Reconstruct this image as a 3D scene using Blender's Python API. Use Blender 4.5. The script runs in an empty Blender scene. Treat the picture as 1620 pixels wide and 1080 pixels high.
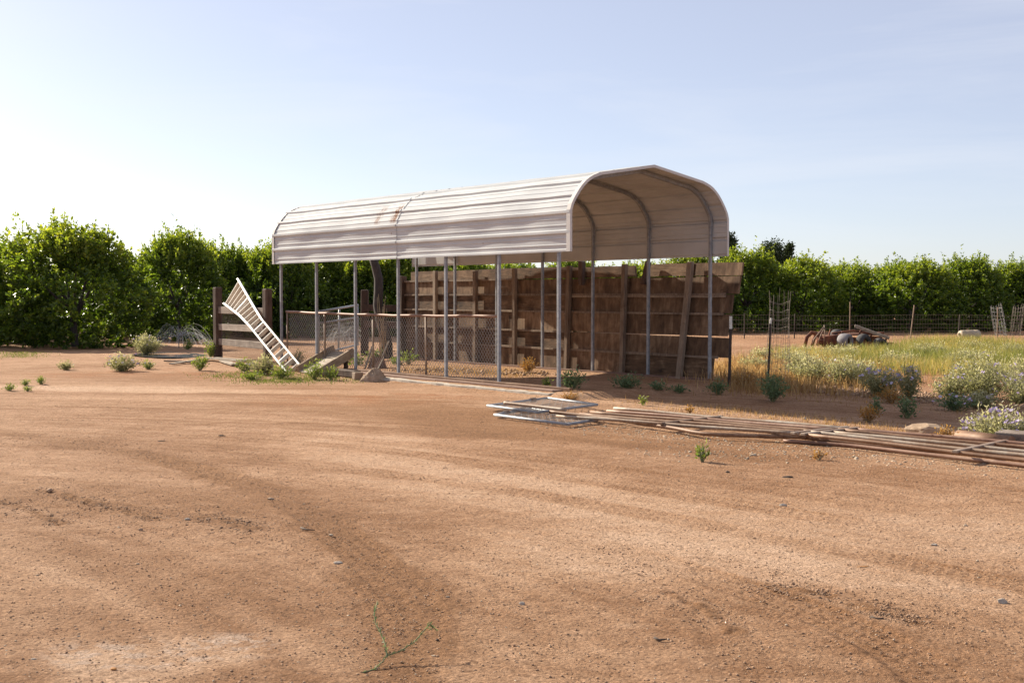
import bpy, math, random
import numpy as np
from mathutils import Vector, Matrix
rnd = random.Random(7)
S = bpy.context.scene
COL = S.collection
R = math.radians

# ------------------------------------------------------------------ camera and survey
F_PX, PIT, CH = 1903.1, 0.0373, 1.495
PX0, PY0, TH, CW, SP = 0.745, 19.11, 0.6825, 3.57, 1.524
cp, sp_ = math.cos(PIT), math.sin(PIT)
DX, DY = -math.sin(TH), math.cos(TH)          # carport long axis (away)
QX, QY = math.cos(TH), math.sin(TH)           # carport cross axis (to the back)

def C(s, u, z=0.0):
    return Vector((PX0 + DX*s + QX*u, PY0 + DY*s + QY*u, z))

def ray(u, v):
    a = (u-810)/F_PX; b = (540-v)/F_PX
    return Vector((a, cp + b*sp_, -sp_ + b*cp))

def at(u, v, y):
    r = ray(u, v)
    return Vector((0, 0, CH)) + r*(y/r.y)

def project(P):
    x, y, z = P[0], P[1], P[2]-CH
    f = y*cp - z*sp_; w = y*sp_ + z*cp
    return 810 + F_PX*x/f, 540 - F_PX*w/f

def ss(a, b, x):
    t = np.clip((x-a)/(b-a), 0, 1)
    return t*t*(3-2*t)

def G(x, y):
    """ground height, metres; 0 at the carport's foot"""
    s = (x-PX0)*DX + (y-PY0)*DY
    u = (x-PX0)*QX + (y-PY0)*QY
    ds = np.maximum(np.maximum(-0.5-s, s-16), 0)
    du = np.maximum(np.maximum(-0.2-u, u-5.0), 0)
    dd = np.sqrt(ds*ds + du*du)
    kerb = 1 - 0.7*ss(5.5, 9.0, s)
    g = -0.085*kerb*ss(0, 0.35, dd) - 0.06*ss(0, 5, dd)
    return g

def hit(u, v, dz=0.0):
    r = ray(u, v)
    z = -0.1
    for _ in range(25):
        t = (CH - z)/(-r.z)
        x, y = r.x*t, r.y*t
        z = 0.5*z + 0.5*(float(G(np.float64(x), np.float64(y))) + dz)
    return Vector((x, y, z))

# ------------------------------------------------------------------ numpy value noise
def vnoise(x, y, seed=0):
    xi = np.floor(x).astype(np.int64); yi = np.floor(y).astype(np.int64)
    xf = x-xi; yf = y-yi
    def h(a, b):
        n = (a*374761393 + b*668265263 + seed*974634777) & 0x7fffffff
        n = ((n ^ (n >> 13))*1274126177) & 0x7fffffff
        n = n ^ (n >> 16)
        return (n & 0xffff)/65535.0
    uf = xf*xf*(3-2*xf); vf = yf*yf*(3-2*yf)
    a = h(xi, yi); b = h(xi+1, yi); c = h(xi, yi+1); d = h(xi+1, yi+1)
    return (a*(1-uf)+b*uf)*(1-vf) + (c*(1-uf)+d*uf)*vf

def fbm(x, y, seed=0, o=4):
    r = 0; a = .5
    for i in range(o):
        r = r + a*vnoise(x*2**i, y*2**i, seed+i*17); a *= .5
    return r/(1-.5**o)

# ------------------------------------------------------------------ object helpers
MATS_OF_ROOT = {}
def tag(o, label=None, cat=None, group=None, kind=None):
    if label: o['label'] = label
    if cat: o['category'] = cat
    if group: o['group'] = group
    if kind: o['kind'] = kind
    return o

def thing(name, loc, rz=0.0, label=None, cat=None, group=None):
    o = bpy.data.objects.new(name, None)
    o.empty_display_size = .2
    o.location = loc; o.rotation_euler = (0, 0, rz)
    COL.objects.link(o)
    MATS_OF_ROOT[o.name] = (Matrix.Translation(Vector(loc)) @ Matrix.Rotation(rz, 4, 'Z')).inverted()
    return tag(o, label, cat, group)

def link_mesh(name, me, mat, parent=None, loc=None):
    o = bpy.data.objects.new(name, me)
    if mat is not None: me.materials.append(mat)
    COL.objects.link(o)
    if parent is not None: o.parent = parent
    if loc is not None: o.location = loc
    return o

class MB:
    def __init__(s): s.v = []; s.f = []; s.sm = []
    def add(s, vs, fs, smooth=False):
        n = len(s.v); s.v += [tuple(v) for v in vs]
        s.f += [tuple(i+n for i in f) for f in fs]; s.sm += [smooth]*len(fs)
        return s
    def obox(s, c, ax, ay, az, sx, sy, sz, jit=0.0):
        """box centred c with unit axes and full sizes"""
        c = Vector(c); vs = []
        for k in (-.5, .5):
            for j in (-.5, .5):
                for i in (-.5, .5):
                    q = c + ax*(i*sx) + ay*(j*sy) + az*(k*sz)
                    if jit: q = q + Vector((rnd.uniform(-jit, jit), rnd.uniform(-jit, jit), rnd.uniform(-jit, jit)))
                    vs.append(q)
        return s.add(vs, [(0,2,3,1),(4,5,7,6),(0,1,5,4),(2,6,7,3),(0,4,6,2),(1,3,7,5)])
    def beam(s, a, b, w, h, up=Vector((0,0,1)), jit=0.0):
        a = Vector(a); b = Vector(b); d = b-a; L = d.length; ax = d/L
        ay = up.cross(ax)
        if ay.length < 1e-4: ay = Vector((1,0,0)).cross(ax)
        ay.normalize(); az = ax.cross(ay)
        return s.obox((a+b)/2, ax, ay, az, L, w, h, jit)
    def tube(s, pts, r, n=8, cap=True, smooth=True):
        pts = [Vector(p) for p in pts]; m = len(pts); vs = []; fs = []
        rr = r if isinstance(r, (list, tuple)) else [r]*m
        prev = None
        for i, p in enumerate(pts):
            t = (pts[min(i+1, m-1)] - pts[max(i-1, 0)]).normalized()
            if prev is None:
                a = Vector((0,0,1)).cross(t)
                if a.length < .05: a = Vector((1,0,0)).cross(t)
            else:
                a = prev - t*prev.dot(t)
            a.normalize(); prev = a; b = t.cross(a)
            for k in range(n):
                w = 2*math.pi*k/n + math.pi/n
                vs.append(p + (a*math.cos(w) + b*math.sin(w))*rr[i])
        for i in range(m-1):
            for k in range(n):
                k2 = (k+1) % n
                fs.append((i*n+k, i*n+k2, (i+1)*n+k2, (i+1)*n+k))
        s.add(vs, fs, smooth)
        if cap:
            s.add([], [])
            base = len(s.v) - len(vs)
            s.f.append(tuple(base+k for k in reversed(range(n)))); s.sm.append(False)
            s.f.append(tuple(base+(m-1)*n+k for k in range(n))); s.sm.append(False)
        return s
    def lathe(s, c, axis, prof, n=24, smooth=True):
        """prof: list of (along, radius)"""
        c = Vector(c); ax = Vector(axis).normalized()
        a = ax.orthogonal().normalized(); b = ax.cross(a); vs = []; fs = []
        for (t, r) in prof:
            for k in range(n):
                w = 2*math.pi*k/n
                vs.append(c + ax*t + (a*math.cos(w) + b*math.sin(w))*r)
        for i in range(len(prof)-1):
            for k in range(n):
                k2 = (k+1) % n
                fs.append((i*n+k, i*n+k2, (i+1)*n+k2, (i+1)*n+k))
        return s.add(vs, fs, smooth)
    def build(s, name, mat, parent=None, origin=None, bevel=0.0):
        """vertices are in world space; stored relative to the thing (or to origin)"""
        root = parent
        while root is not None and root.parent is not None: root = root.parent
        if root is not None and root.name in MATS_OF_ROOT:
            M = MATS_OF_ROOT[root.name]
        elif origin is not None:
            M = Matrix.Translation(-Vector(origin))
        else:
            M = Matrix.Identity(4)
        me = bpy.data.meshes.new(name)
        me.from_pydata([M @ Vector(v) for v in s.v], [], s.f)
        me.polygons.foreach_set('use_smooth', s.sm)
        me.update()
        o = link_mesh(name, me, mat, parent, None if parent is not None or origin is None else origin)
        if bevel:
            b = o.modifiers.new('edge', 'BEVEL'); b.width = bevel; b.segments = 2; b.limit_method = 'ANGLE'; b.angle_limit = R(40)
        return o

def np_mesh(name, V, faces, mat, parent=None, attrs=None, smooth=False):
    """faces: list of int arrays (n,k). attrs: {name: per-face float array}"""
    me = bpy.data.meshes.new(name)
    nf = sum(len(f) for f in faces)
    loops = np.concatenate([f.reshape(-1) for f in faces]).astype(np.int32)
    tot = np.concatenate([np.full(len(f), f.shape[1], np.int32) for f in faces])
    st = np.concatenate([[0], np.cumsum(tot)[:-1]]).astype(np.int32)
    me.vertices.add(len(V)); me.vertices.foreach_set('co', V.astype(np.float32).reshape(-1))
    me.loops.add(len(loops)); me.loops.foreach_set('vertex_index', loops)
    me.polygons.add(nf); me.polygons.foreach_set('loop_start', st)
    me.polygons.foreach_set('loop_total', tot)
    if smooth: me.polygons.foreach_set('use_smooth', np.ones(nf, bool))
    me.update(calc_edges=True)
    for k, a in (attrs or {}).items():
        dom = 'FACE' if len(a) == nf else 'POINT'
        at_ = me.attributes.new(k, 'FLOAT', dom); at_.data.foreach_set('value', a.astype(np.float32))
    return link_mesh(name, me, mat, parent)

# ------------------------------------------------------------------ materials
def newmat(name):
    m = bpy.data.materials.new(name); m.use_nodes = True
    nt = m.node_tree; nt.nodes.clear()
    return m, nt, nt.nodes, nt.links

def N(nt, typ, **kw):
    n = nt.nodes.new(typ)
    for k, v in kw.items():
        if hasattr(n, k) and k not in n.inputs.keys(): setattr(n, k, v)
        else: n.inputs[k].default_value = v
    return n

def ramp(nt, stops, fac):
    r = nt.nodes.new('ShaderNodeValToRGB'); e = r.color_ramp.elements
    while len(e) < len(stops): e.new(.5)
    for i, (p, c) in enumerate(stops):
        e[i].position = p; e[i].color = (*c, 1) if len(c) == 3 else c
    nt.links.new(fac, r.inputs['Fac']); return r.outputs['Color']

def noise(nt, vec, scale, detail=5, rough=.6, dist=0.0):
    n = N(nt, 'ShaderNodeTexNoise', Scale=scale, Detail=detail, Roughness=rough, Distortion=dist)
    if vec is not None: nt.links.new(vec, n.inputs['Vector'])
    return n.outputs['Fac']

def mapping(nt, vec, scale=(1,1,1), rot=(0,0,0), loc=(0,0,0)):
    m = nt.nodes.new('ShaderNodeMapping'); m.inputs['Scale'].default_value = scale
    m.inputs['Rotation'].default_value = rot; m.inputs['Location'].default_value = loc
    nt.links.new(vec, m.inputs['Vector']); return m.outputs['Vector']

def math_(nt, op, a, b=None, clamp=False):
    n = nt.nodes.new('ShaderNodeMath'); n.operation = op; n.use_clamp = clamp
    for i, x in enumerate((a, b)):
        if x is None: continue
        if isinstance(x, (int, float)): n.inputs[i].default_value = x
        else: nt.links.new(x, n.inputs[i])
    return n.outputs[0]

def mixc(nt, fac, a, b, mode='MIX'):
    n = nt.nodes.new('ShaderNodeMix'); n.data_type = 'RGBA'; n.blend_type = mode
    for sock, x in ((n.inputs[0], fac), (n.inputs[6], a), (n.inputs[7], b)):
        if isinstance(x, (int, float)): sock.default_value = x
        elif isinstance(x, tuple): sock.default_value = (*x, 1)
        else: nt.links.new(x, sock)
    return n.outputs[2]

def finish(nt, color, rough=.8, bump=None, bstr=.3, bdist=.01, metallic=0.0, spec=.4):
    b = N(nt, 'ShaderNodeBsdfPrincipled')
    b.inputs['Specular IOR Level'].default_value = spec
    for nm, x in (('Base Color', color), ('Roughness', rough), ('Metallic', metallic)):
        if isinstance(x, tuple): b.inputs[nm].default_value = (*x, 1)
        elif isinstance(x, (int, float)): b.inputs[nm].default_value = x
        else: nt.links.new(x, b.inputs[nm])
    if bump is not None:
        bp = N(nt, 'ShaderNodeBump', Strength=bstr, Distance=bdist); nt.links.new(bump, bp.inputs['Height'])
        nt.links.new(bp.outputs[0], b.inputs['Normal'])
    o = nt.nodes.new('ShaderNodeOutputMaterial'); nt.links.new(b.outputs[0], o.inputs['Surface'])
    return b

def objvec(nt): return nt.nodes.new('ShaderNodeTexCoord').outputs['Object']
def attr(nt, name):
    a = nt.nodes.new('ShaderNodeAttribute'); a.attribute_name = name; return a.outputs['Fac']
def objrand(nt): return nt.nodes.new('ShaderNodeObjectInfo').outputs['Random']

def m_wood(name, dark, mid, light, grain=(1.5, 30, 30), blotch=2.5, rough=.85):
    m, nt, _, L = newmat(name)
    v = objvec(nt)
    rv = nt.nodes.new('ShaderNodeVectorMath'); rv.operation = 'ADD'
    cx = nt.nodes.new('ShaderNodeCombineXYZ'); r = objrand(nt)
    for i in range(3): L.new(math_(nt, 'MULTIPLY', r, 13.7+i*9), cx.inputs[i])
    L.new(v, rv.inputs[0]); L.new(cx.outputs[0], rv.inputs[1]); v = rv.outputs[0]
    g = noise(nt, mapping(nt, v, grain), 1.0, 6, .65, .4)
    b = noise(nt, v, blotch, 4, .6, .5)
    t = math_(nt, 'ADD', math_(nt, 'MULTIPLY', g, .55), math_(nt, 'MULTIPLY', b, .5))
    t = math_(nt, 'ADD', t, math_(nt, 'MULTIPLY', math_(nt, 'SUBTRACT', r, .5), .16))
    c = ramp(nt, [(.30, dark), (.52, mid), (.74, light)], t)
    knots = noise(nt, mapping(nt, v, (3, 9, 9)), 1.3, 2, .5, 1.5)
    kf = ramp(nt, [(.68, (0,0,0)), (.75, (1,1,1))], knots)
    c = mixc(nt, math_(nt, 'MULTIPLY', kf, .55), c, tuple(x*.5 for x in dark))
    finish(nt, c, rough, g, .5, .012, spec=.25)
    return m

def m_simple(name, c1, c2, scale=8, rough=.7, metallic=0, bstr=.2, spec=.4, lo=.35, hi=.65):
    m, nt, _, L = newmat(name)
    f = noise(nt, objvec(nt), scale, 6, .65)
    c = ramp(nt, [(lo, c1), (hi, c2)], f)
    finish(nt, c, rough, f, bstr, .006, metallic, spec); return m

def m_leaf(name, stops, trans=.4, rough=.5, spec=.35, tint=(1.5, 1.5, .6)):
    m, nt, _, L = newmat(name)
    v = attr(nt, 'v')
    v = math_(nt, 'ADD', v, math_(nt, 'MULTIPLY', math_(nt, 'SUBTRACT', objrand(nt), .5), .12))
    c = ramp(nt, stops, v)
    b = N(nt, 'ShaderNodeBsdfPrincipled', Roughness=rough); b.inputs['Specular IOR Level'].default_value = spec
    L.new(c, b.inputs['Base Color'])
    t = nt.nodes.new('ShaderNodeBsdfTranslucent')
    tc = mixc(nt, 1.0, c, tint, 'MULTIPLY'); L.new(tc, t.inputs['Color'])
    mx = nt.nodes.new('ShaderNodeMixShader'); mx.inputs[0].default_value = trans
    L.new(b.outputs[0], mx.inputs[1]); L.new(t.outputs[0], mx.inputs[2])
    o = nt.nodes.new('ShaderNodeOutputMaterial'); L.new(mx.outputs[0], o.inputs['Surface'])
    return m

def m_roof():
    m, nt, _, L = newmat('painted roof steel')
    v = objvec(nt)
    sep = nt.nodes.new('ShaderNodeSeparateXYZ'); L.new(v, sep.inputs[0])
    x, z = sep.outputs[0], sep.outputs[2]
    dirt = noise(nt, mapping(nt, v, (1.2, 3, 3)), 1.0, 5, .6)
    streak = noise(nt, mapping(nt, v, (9, .5, .5)), 1.0, 4, .6)
    c = ramp(nt, [(.3, (.45, .46, .47)), (.6, (.54, .55, .555))], dirt)
    c = mixc(nt, math_(nt, 'MULTIPLY', ramp(nt, [(.5, (0,0,0)), (.8, (1,1,1))], streak), .10), c, (.42, .37, .31))
    # rust runs below the lapped joint of the two sheets
    rn = noise(nt, mapping(nt, v, (20, 5, 5)), 1.0, 5, .7, .4)
    rf = math_(nt, 'MULTIPLY', attr(nt, 'rust'), ramp(nt, [(.42, (0,0,0)), (.52, (1,1,1))], rn))
    spots = noise(nt, v, 9, 2, .5)
    rf2 = ramp(nt, [(.755, (0,0,0)), (.79, (1,1,1))], spots)
    rf = math_(nt, 'ADD', rf, math_(nt, 'MULTIPLY', rf2, .5), True)
    c = mixc(nt, rf, c, (.19, .07, .02))
    finish(nt, c, .8, noise(nt, mapping(nt, v, (1, 4, 4)), 1.2, 3), .12, .02, spec=.10)
    return m

def m_ground():
    m, nt, _, L = newmat('bare dirt')
    v = objvec(nt)
    big = noise(nt, v, .35, 5, .6)
    med = noise(nt, mapping(nt, v, (1.0, 1.5, 1), (0, 0, .35)), 2.2, 7, .68)
    fine = noise(nt, v, 26, 8, .82)
    grit = noise(nt, v, 75, 5, .8)
    streak = attr(nt, 'flow')
    t = math_(nt, 'ADD', math_(nt, 'MULTIPLY', big, .34), math_(nt, 'MULTIPLY', med, .26))
    t = math_(nt, 'ADD', t, math_(nt, 'MULTIPLY', streak, .21))
    t = math_(nt, 'ADD', t, math_(nt, 'MULTIPLY', fine, .18))
    brk = noise(nt, mapping(nt, v, (1, 1.3, 1), (0, 0, .5)), 5.5, 8, .75, .4)
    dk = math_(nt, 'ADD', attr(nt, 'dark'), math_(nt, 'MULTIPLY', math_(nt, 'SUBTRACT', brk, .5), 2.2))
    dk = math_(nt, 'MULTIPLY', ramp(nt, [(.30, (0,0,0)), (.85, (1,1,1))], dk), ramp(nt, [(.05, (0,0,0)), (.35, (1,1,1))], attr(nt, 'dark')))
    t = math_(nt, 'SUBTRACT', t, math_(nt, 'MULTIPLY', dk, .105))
    t = math_(nt, 'ADD', t, math_(nt, 'MULTIPLY', attr(nt, 'pale'), .15))
    t = math_(nt, 'ADD', t, math_(nt, 'MULTIPLY', math_(nt, 'SUBTRACT', brk, .5), .30))
    c = ramp(nt, [(.22, (.185, .088, .042)), (.41, (.345, .181, .093)), (.55, (.52, .310, .185)), (.72, (.68, .455, .308))], t)
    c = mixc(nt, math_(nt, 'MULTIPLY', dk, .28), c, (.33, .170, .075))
    red = math_(nt, 'MULTIPLY', attr(nt, 'red'), ramp(nt, [(.42, (0,0,0)), (.6, (1,1,1))], med))
    c = mixc(nt, math_(nt, 'MULTIPLY', red, .75), c, (.36, .15, .06))
    # mineral crust
    cr = math_(nt, 'MULTIPLY', attr(nt, 'crust'), ramp(nt, [(.49, (0,0,0)), (.56, (1,1,1))], noise(nt, v, 9, 6, .72)))
    c = mixc(nt, math_(nt, 'MULTIPLY', cr, .8), c, (.60, .44, .34))
    # dark and pale grains
    c = mixc(nt, math_(nt, 'MULTIPLY', ramp(nt, [(.36, (1,1,1)), (.46, (0,0,0))], fine), .5), c, (.15, .085, .052))
    g2 = noise(nt, v, 55, 3, .6)
    c = mixc(nt, math_(nt, 'MULTIPLY', ramp(nt, [(.64, (0,0,0)), (.74, (1,1,1))], g2), .45), c, (.55, .42, .33))
    def grains(scale, lo, hi):
        vo = nt.nodes.new('ShaderNodeTexVoronoi'); vo.inputs['Scale'].default_value = scale
        vo.inputs['Randomness'].default_value = 1.0; L.new(v, vo.inputs['Vector'])
        sp = nt.nodes.new('ShaderNodeSeparateColor'); L.new(vo.outputs['Color'], sp.inputs[0])
        return ramp(nt, [(0, lo), (.14, tuple((a+b)/2 for a, b in zip(lo, hi))), (.8, (1, 1, 1)), (1, hi)], sp.outputs[0]), vo.outputs['Distance']
    g1, d1 = grains(48, (.42,.40,.38), (1.22,1.24,1.28)); g3, d3 = grains(115, (.50,.48,.46), (1.25,1.26,1.28))
    c = mixc(nt, .60, c, g1, 'MULTIPLY'); c = mixc(nt, .65, c, g3, 'MULTIPLY')
    h = math_(nt, 'ADD', math_(nt, 'MULTIPLY', fine, .6), math_(nt, 'MULTIPLY', grit, .4))
    h = math_(nt, 'SUBTRACT', h, math_(nt, 'MULTIPLY', d1, .28))
    finish(nt, c, .95, h, 1.0, .05, spec=.12)
    return m

def m_pipe(name, a, b, c_):
    m, nt, _, L = newmat(name)
    v = objvec(nt)
    f = noise(nt, mapping(nt, v, (1, 1, 1)), 1.4, 6, .7, .3)
    f2 = noise(nt, v, 30, 4, .6)
    t = math_(nt, 'ADD', math_(nt, 'MULTIPLY', f, .75), math_(nt, 'MULTIPLY', f2, .25))
    c = ramp(nt, [(.36, a), (.5, b), (.64, c_)], t)
    finish(nt, c, .6, f2, .25, .003, .15, .4); return m

M = {}
M['roof'] = m_roof()
M['trim'] = m_simple('white trim paint', (.54,.52,.50), (.62,.60,.575), 5, .7, 0, .1, .15)
M['galv'] = m_simple('galvanised tube', (.22,.23,.25), (.34,.35,.37), 14, .55, .25, .08)
M['galvwire'] = m_simple('galvanised wire', (.34,.33,.32), (.48,.47,.45), 20, .5, .3, .05)
M['rustwire'] = m_simple('rusty wire', (.13,.10,.085), (.26,.21,.18), 20, .7, .1, .05)
M['rust'] = m_pipe('rusty pipe', (.105,.050,.026), (.19,.100,.055), (.30,.19,.12))
M['greypipe'] = m_pipe('grey weathered pipe', (.17,.088,.048), (.265,.185,.13), (.38,.33,.27))
M['rail_rust'] = m_pipe('faded red rail', (.16,.078,.05), (.25,.14,.095), (.36,.24,.175))
M['wall'] = m_wood('old brown board', (.035,.021,.014), (.142,.085,.050), (.32,.212,.132), (3, 3, 22), 3.4)
M['wallv'] = m_wood('weathered board', (.035,.021,.014), (.142,.085,.050), (.32,.212,.132), (11, 11, 1.6), 3.6)
M['stud'] = m_wood('old stud timber', (.10,.068,.047), (.23,.165,.118), (.37,.29,.215), (26, 26, 1.6), 2)
M['tie'] = m_wood('dark fence post timber', (.035,.022,.017), (.085,.055,.042), (.16,.115,.09), (28, 28, 2), 3)
M['rail'] = m_wood('grey fence rail', (.11,.08,.062), (.24,.19,.155), (.38,.32,.27), (2, 30, 30), 3)
M['plank'] = m_wood('bleached plank', (.16,.12,.09), (.32,.26,.20), (.46,.40,.33), (8, 8, 30), 3)
M['chute'] = m_wood('tan chute board', (.15,.10,.065), (.32,.235,.16), (.46,.37,.27), (9, 9, 9), 4)
M['brownboard'] = m_wood('brown base board', (.10,.055,.04), (.20,.12,.09), (.30,.20,.155), (2, 26, 26), 2)
M['concrete'] = m_simple('concrete kerb', (.30,.25,.20), (.50,.44,.37), 9, .9, 0, .4)
M['ladder'] = m_simple('white ladder paint', (.62,.60,.56), (.78,.76,.72), 10, .5)
M['tread'] = m_simple('dusty ladder tread', (.46,.40,.33), (.60,.54,.46), 10, .7)
M['rock'] = m_simple('tan rock', (.25,.17,.11), (.42,.31,.22), 7, .95, 0, .8)
M['greyrock'] = m_simple('grey rock', (.24,.20,.165), (.44,.38,.32), 12, .9, 0, .6)
M['clod'] = m_simple('dirt clod', (.25,.155,.095), (.40,.26,.17), 3, .95, 0, .5)
M['mudclod'] = m_simple('dried mud crumb', (.18,.105,.062), (.32,.20,.125), 5, .95, 0, .5)
M['chip'] = m_simple('pale chip', (.34,.26,.18), (.54,.44,.33), 4, .9, 0, .2)
M['darkchip'] = m_simple('dark stick', (.05,.035,.028), (.11,.08,.06), 9, .9, 0, .3)
M['orangechip'] = m_simple('orange scrap', (.38,.16,.04), (.52,.25,.08), 9, .8, 0, .3)
M['tyre'] = m_simple('old rubber', (.035,.033,.034), (.085,.08,.08), 12, .85, 0, .3)
M['drum'] = m_simple('faded grey metal', (.13,.12,.125), (.25,.235,.24), 6, .7, .1, .3)
M['mrust'] = m_simple('rusted machine iron', (.075,.028,.018), (.22,.075,.035), 6, .85, .05, .4)
M['tank'] = m_simple('yellowed plastic', (.34,.26,.17), (.45,.36,.25), 3, .55, 0, .1)
M['black'] = m_simple('black hole', (.01,.01,.01), (.02,.02,.02), 4, .9)
M['tpost'] = m_simple('dark steel post', (.03,.022,.02), (.07,.05,.042), 12, .8, .1)
M['whitepaint'] = m_simple('white post tip', (.55,.53,.48), (.7,.68,.62), 12, .7)
M['trunk'] = m_wood('tree bark', (.028,.022,.02), (.065,.053,.048), (.12,.10,.09), (22, 22, 3), 4)
M['stem'] = m_simple('weed stem', (.16,.17,.08), (.26,.27,.13), 12, .8)
M['drystem'] = m_simple('dry stem', (.34,.24,.13), (.52,.42,.28), 12, .85)
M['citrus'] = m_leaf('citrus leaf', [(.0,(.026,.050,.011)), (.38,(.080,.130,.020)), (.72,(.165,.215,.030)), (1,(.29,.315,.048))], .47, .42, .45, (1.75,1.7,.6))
M['far'] = m_leaf('far tree leaf', [(0,(.02,.034,.016)), (1,(.05,.075,.03))], .2, .7, .2)
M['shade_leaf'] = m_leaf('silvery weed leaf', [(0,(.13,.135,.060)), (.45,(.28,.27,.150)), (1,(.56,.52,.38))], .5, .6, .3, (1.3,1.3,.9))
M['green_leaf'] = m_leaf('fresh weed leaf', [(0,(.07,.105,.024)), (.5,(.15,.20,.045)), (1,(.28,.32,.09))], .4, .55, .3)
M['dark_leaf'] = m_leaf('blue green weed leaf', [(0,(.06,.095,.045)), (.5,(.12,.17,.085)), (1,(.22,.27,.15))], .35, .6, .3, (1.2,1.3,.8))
M['dry_leaf'] = m_leaf('dried leaf', [(0,(.20,.105,.03)), (.5,(.36,.20,.06)), (1,(.50,.33,.13))], .35, .7, .2, (1.3,1.15,.7))
M['grass'] = m_leaf('field grass', [(0,(.10,.135,.032)), (.4,(.23,.25,.065)), (.7,(.42,.34,.12)), (1,(.58,.45,.22))], .4, .6, .25, (1.2,1.15,.8))
M['drygrass'] = m_leaf('dry grass blades', [(0,(.22,.12,.05)), (.5,(.37,.23,.105)), (1,(.56,.40,.22))], .5, .7, .2, (1.15,1.1,.8))
M['petal'] = m_leaf('violet petal', [(0,(.34,.26,.47)), (1,(.66,.59,.74))], .35, .6, .2, (1.1,1,1.2))
M['pollen'] = m_simple('yellow stamen', (.55,.38,.03), (.65,.48,.06), 9, .7)
def m_water():
    m, nt, _, L = newmat('shallow water')
    f = noise(nt, objvec(nt), 9, 4)
    finish(nt, (.06,.05,.045), .08, f, .9, .06, 0, .8); return m
M['water'] = m_water()
def m_spray():
    m, nt, _, L = newmat('water drops')
    t = nt.nodes.new('ShaderNodeBsdfTranslucent'); t.inputs['Color'].default_value = (.95,.95,.95,1)
    d = nt.nodes.new('ShaderNodeBsdfDiffuse'); d.inputs['Color'].default_value = (.9,.9,.9,1)
    a_ = nt.nodes.new('ShaderNodeAddShader'); L.new(t.outputs[0], a_.inputs[0]); L.new(d.outputs[0], a_.inputs[1])
    tr = nt.nodes.new('ShaderNodeBsdfTransparent'); mx = nt.nodes.new('ShaderNodeMixShader'); mx.inputs[0].default_value = .024
    L.new(tr.outputs[0], mx.inputs[1]); L.new(a_.outputs[0], mx.inputs[2])
    o = nt.nodes.new('ShaderNodeOutputMaterial'); L.new(mx.outputs[0], o.inputs['Surface']); return m
M['spray'] = m_spray()

# ------------------------------------------------------------------ light, sky, camera
SUN_AZ, SUN_EL = R(-46.5), R(27)
W = bpy.data.worlds.new('World'); S.world = W; W.use_nodes = True
nt = W.node_tree; nt.nodes.clear()
sky = nt.nodes.new('ShaderNodeTexSky'); sky.sky_type = 'NISHITA'; sky.sun_disc = False
sky.sun_elevation = SUN_EL; sky.sun_rotation = SUN_AZ
sky.air_density = .7; sky.dust_density = .6; sky.ozone_density = 1.0; sky.altitude = 50
bg = nt.nodes.new('ShaderNodeBackground'); bg.inputs['Strength'].default_value = .080
tc = nt.nodes.new('ShaderNodeTexCoord')
nv = mapping(nt, tc.outputs['Generated'], (1.2, 1.2, 9.0), (0, 0.06, .3))
nf = noise(nt, nv, 1.9, 7, .6, .6)
cl = ramp(nt, [(.46, (0,0,0)), (.78, (1,1,1))], nf)
hz = mixc(nt, .50, sky.outputs[0], (4.45, 4.3, 4.85))      # thin high haze over the whole sky
skyc = mixc(nt, math_(nt, 'MULTIPLY', cl, .38), hz, (5.6, 5.7, 6.0))
nt.links.new(skyc, bg.inputs['Color'])
wo = nt.nodes.new('ShaderNodeOutputWorld'); nt.links.new(bg.outputs[0], wo.inputs['Surface'])
sl = bpy.data.lights.new('sun', 'SUN'); sl.energy = 5.0; sl.angle = R(.53); sl.color = (1, .90, .73)
so = bpy.data.objects.new('sun', sl); COL.objects.link(so)
sd = Vector((math.sin(SUN_AZ)*math.cos(SUN_EL), math.cos(SUN_AZ)*math.cos(SUN_EL), math.sin(SUN_EL)))
so.rotation_euler = sd.to_track_quat('Z', 'Y').to_euler(); so.location = (-20, 10, 30)
cam = bpy.data.cameras.new('camera'); co = bpy.data.objects.new('camera', cam); COL.objects.link(co)
co.location = (0, 0, CH); co.rotation_euler = (math.pi/2 - PIT, 0, 0)
cam.sensor_width = 36; cam.lens = 36*F_PX/1620; cam.clip_end = 8000; cam.clip_start = .05
S.camera = co
S.view_settings.view_transform = 'Standard'; S.view_settings.look = 'None'
S.view_settings.exposure = 1.05; S.view_settings.gamma = 1

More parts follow.
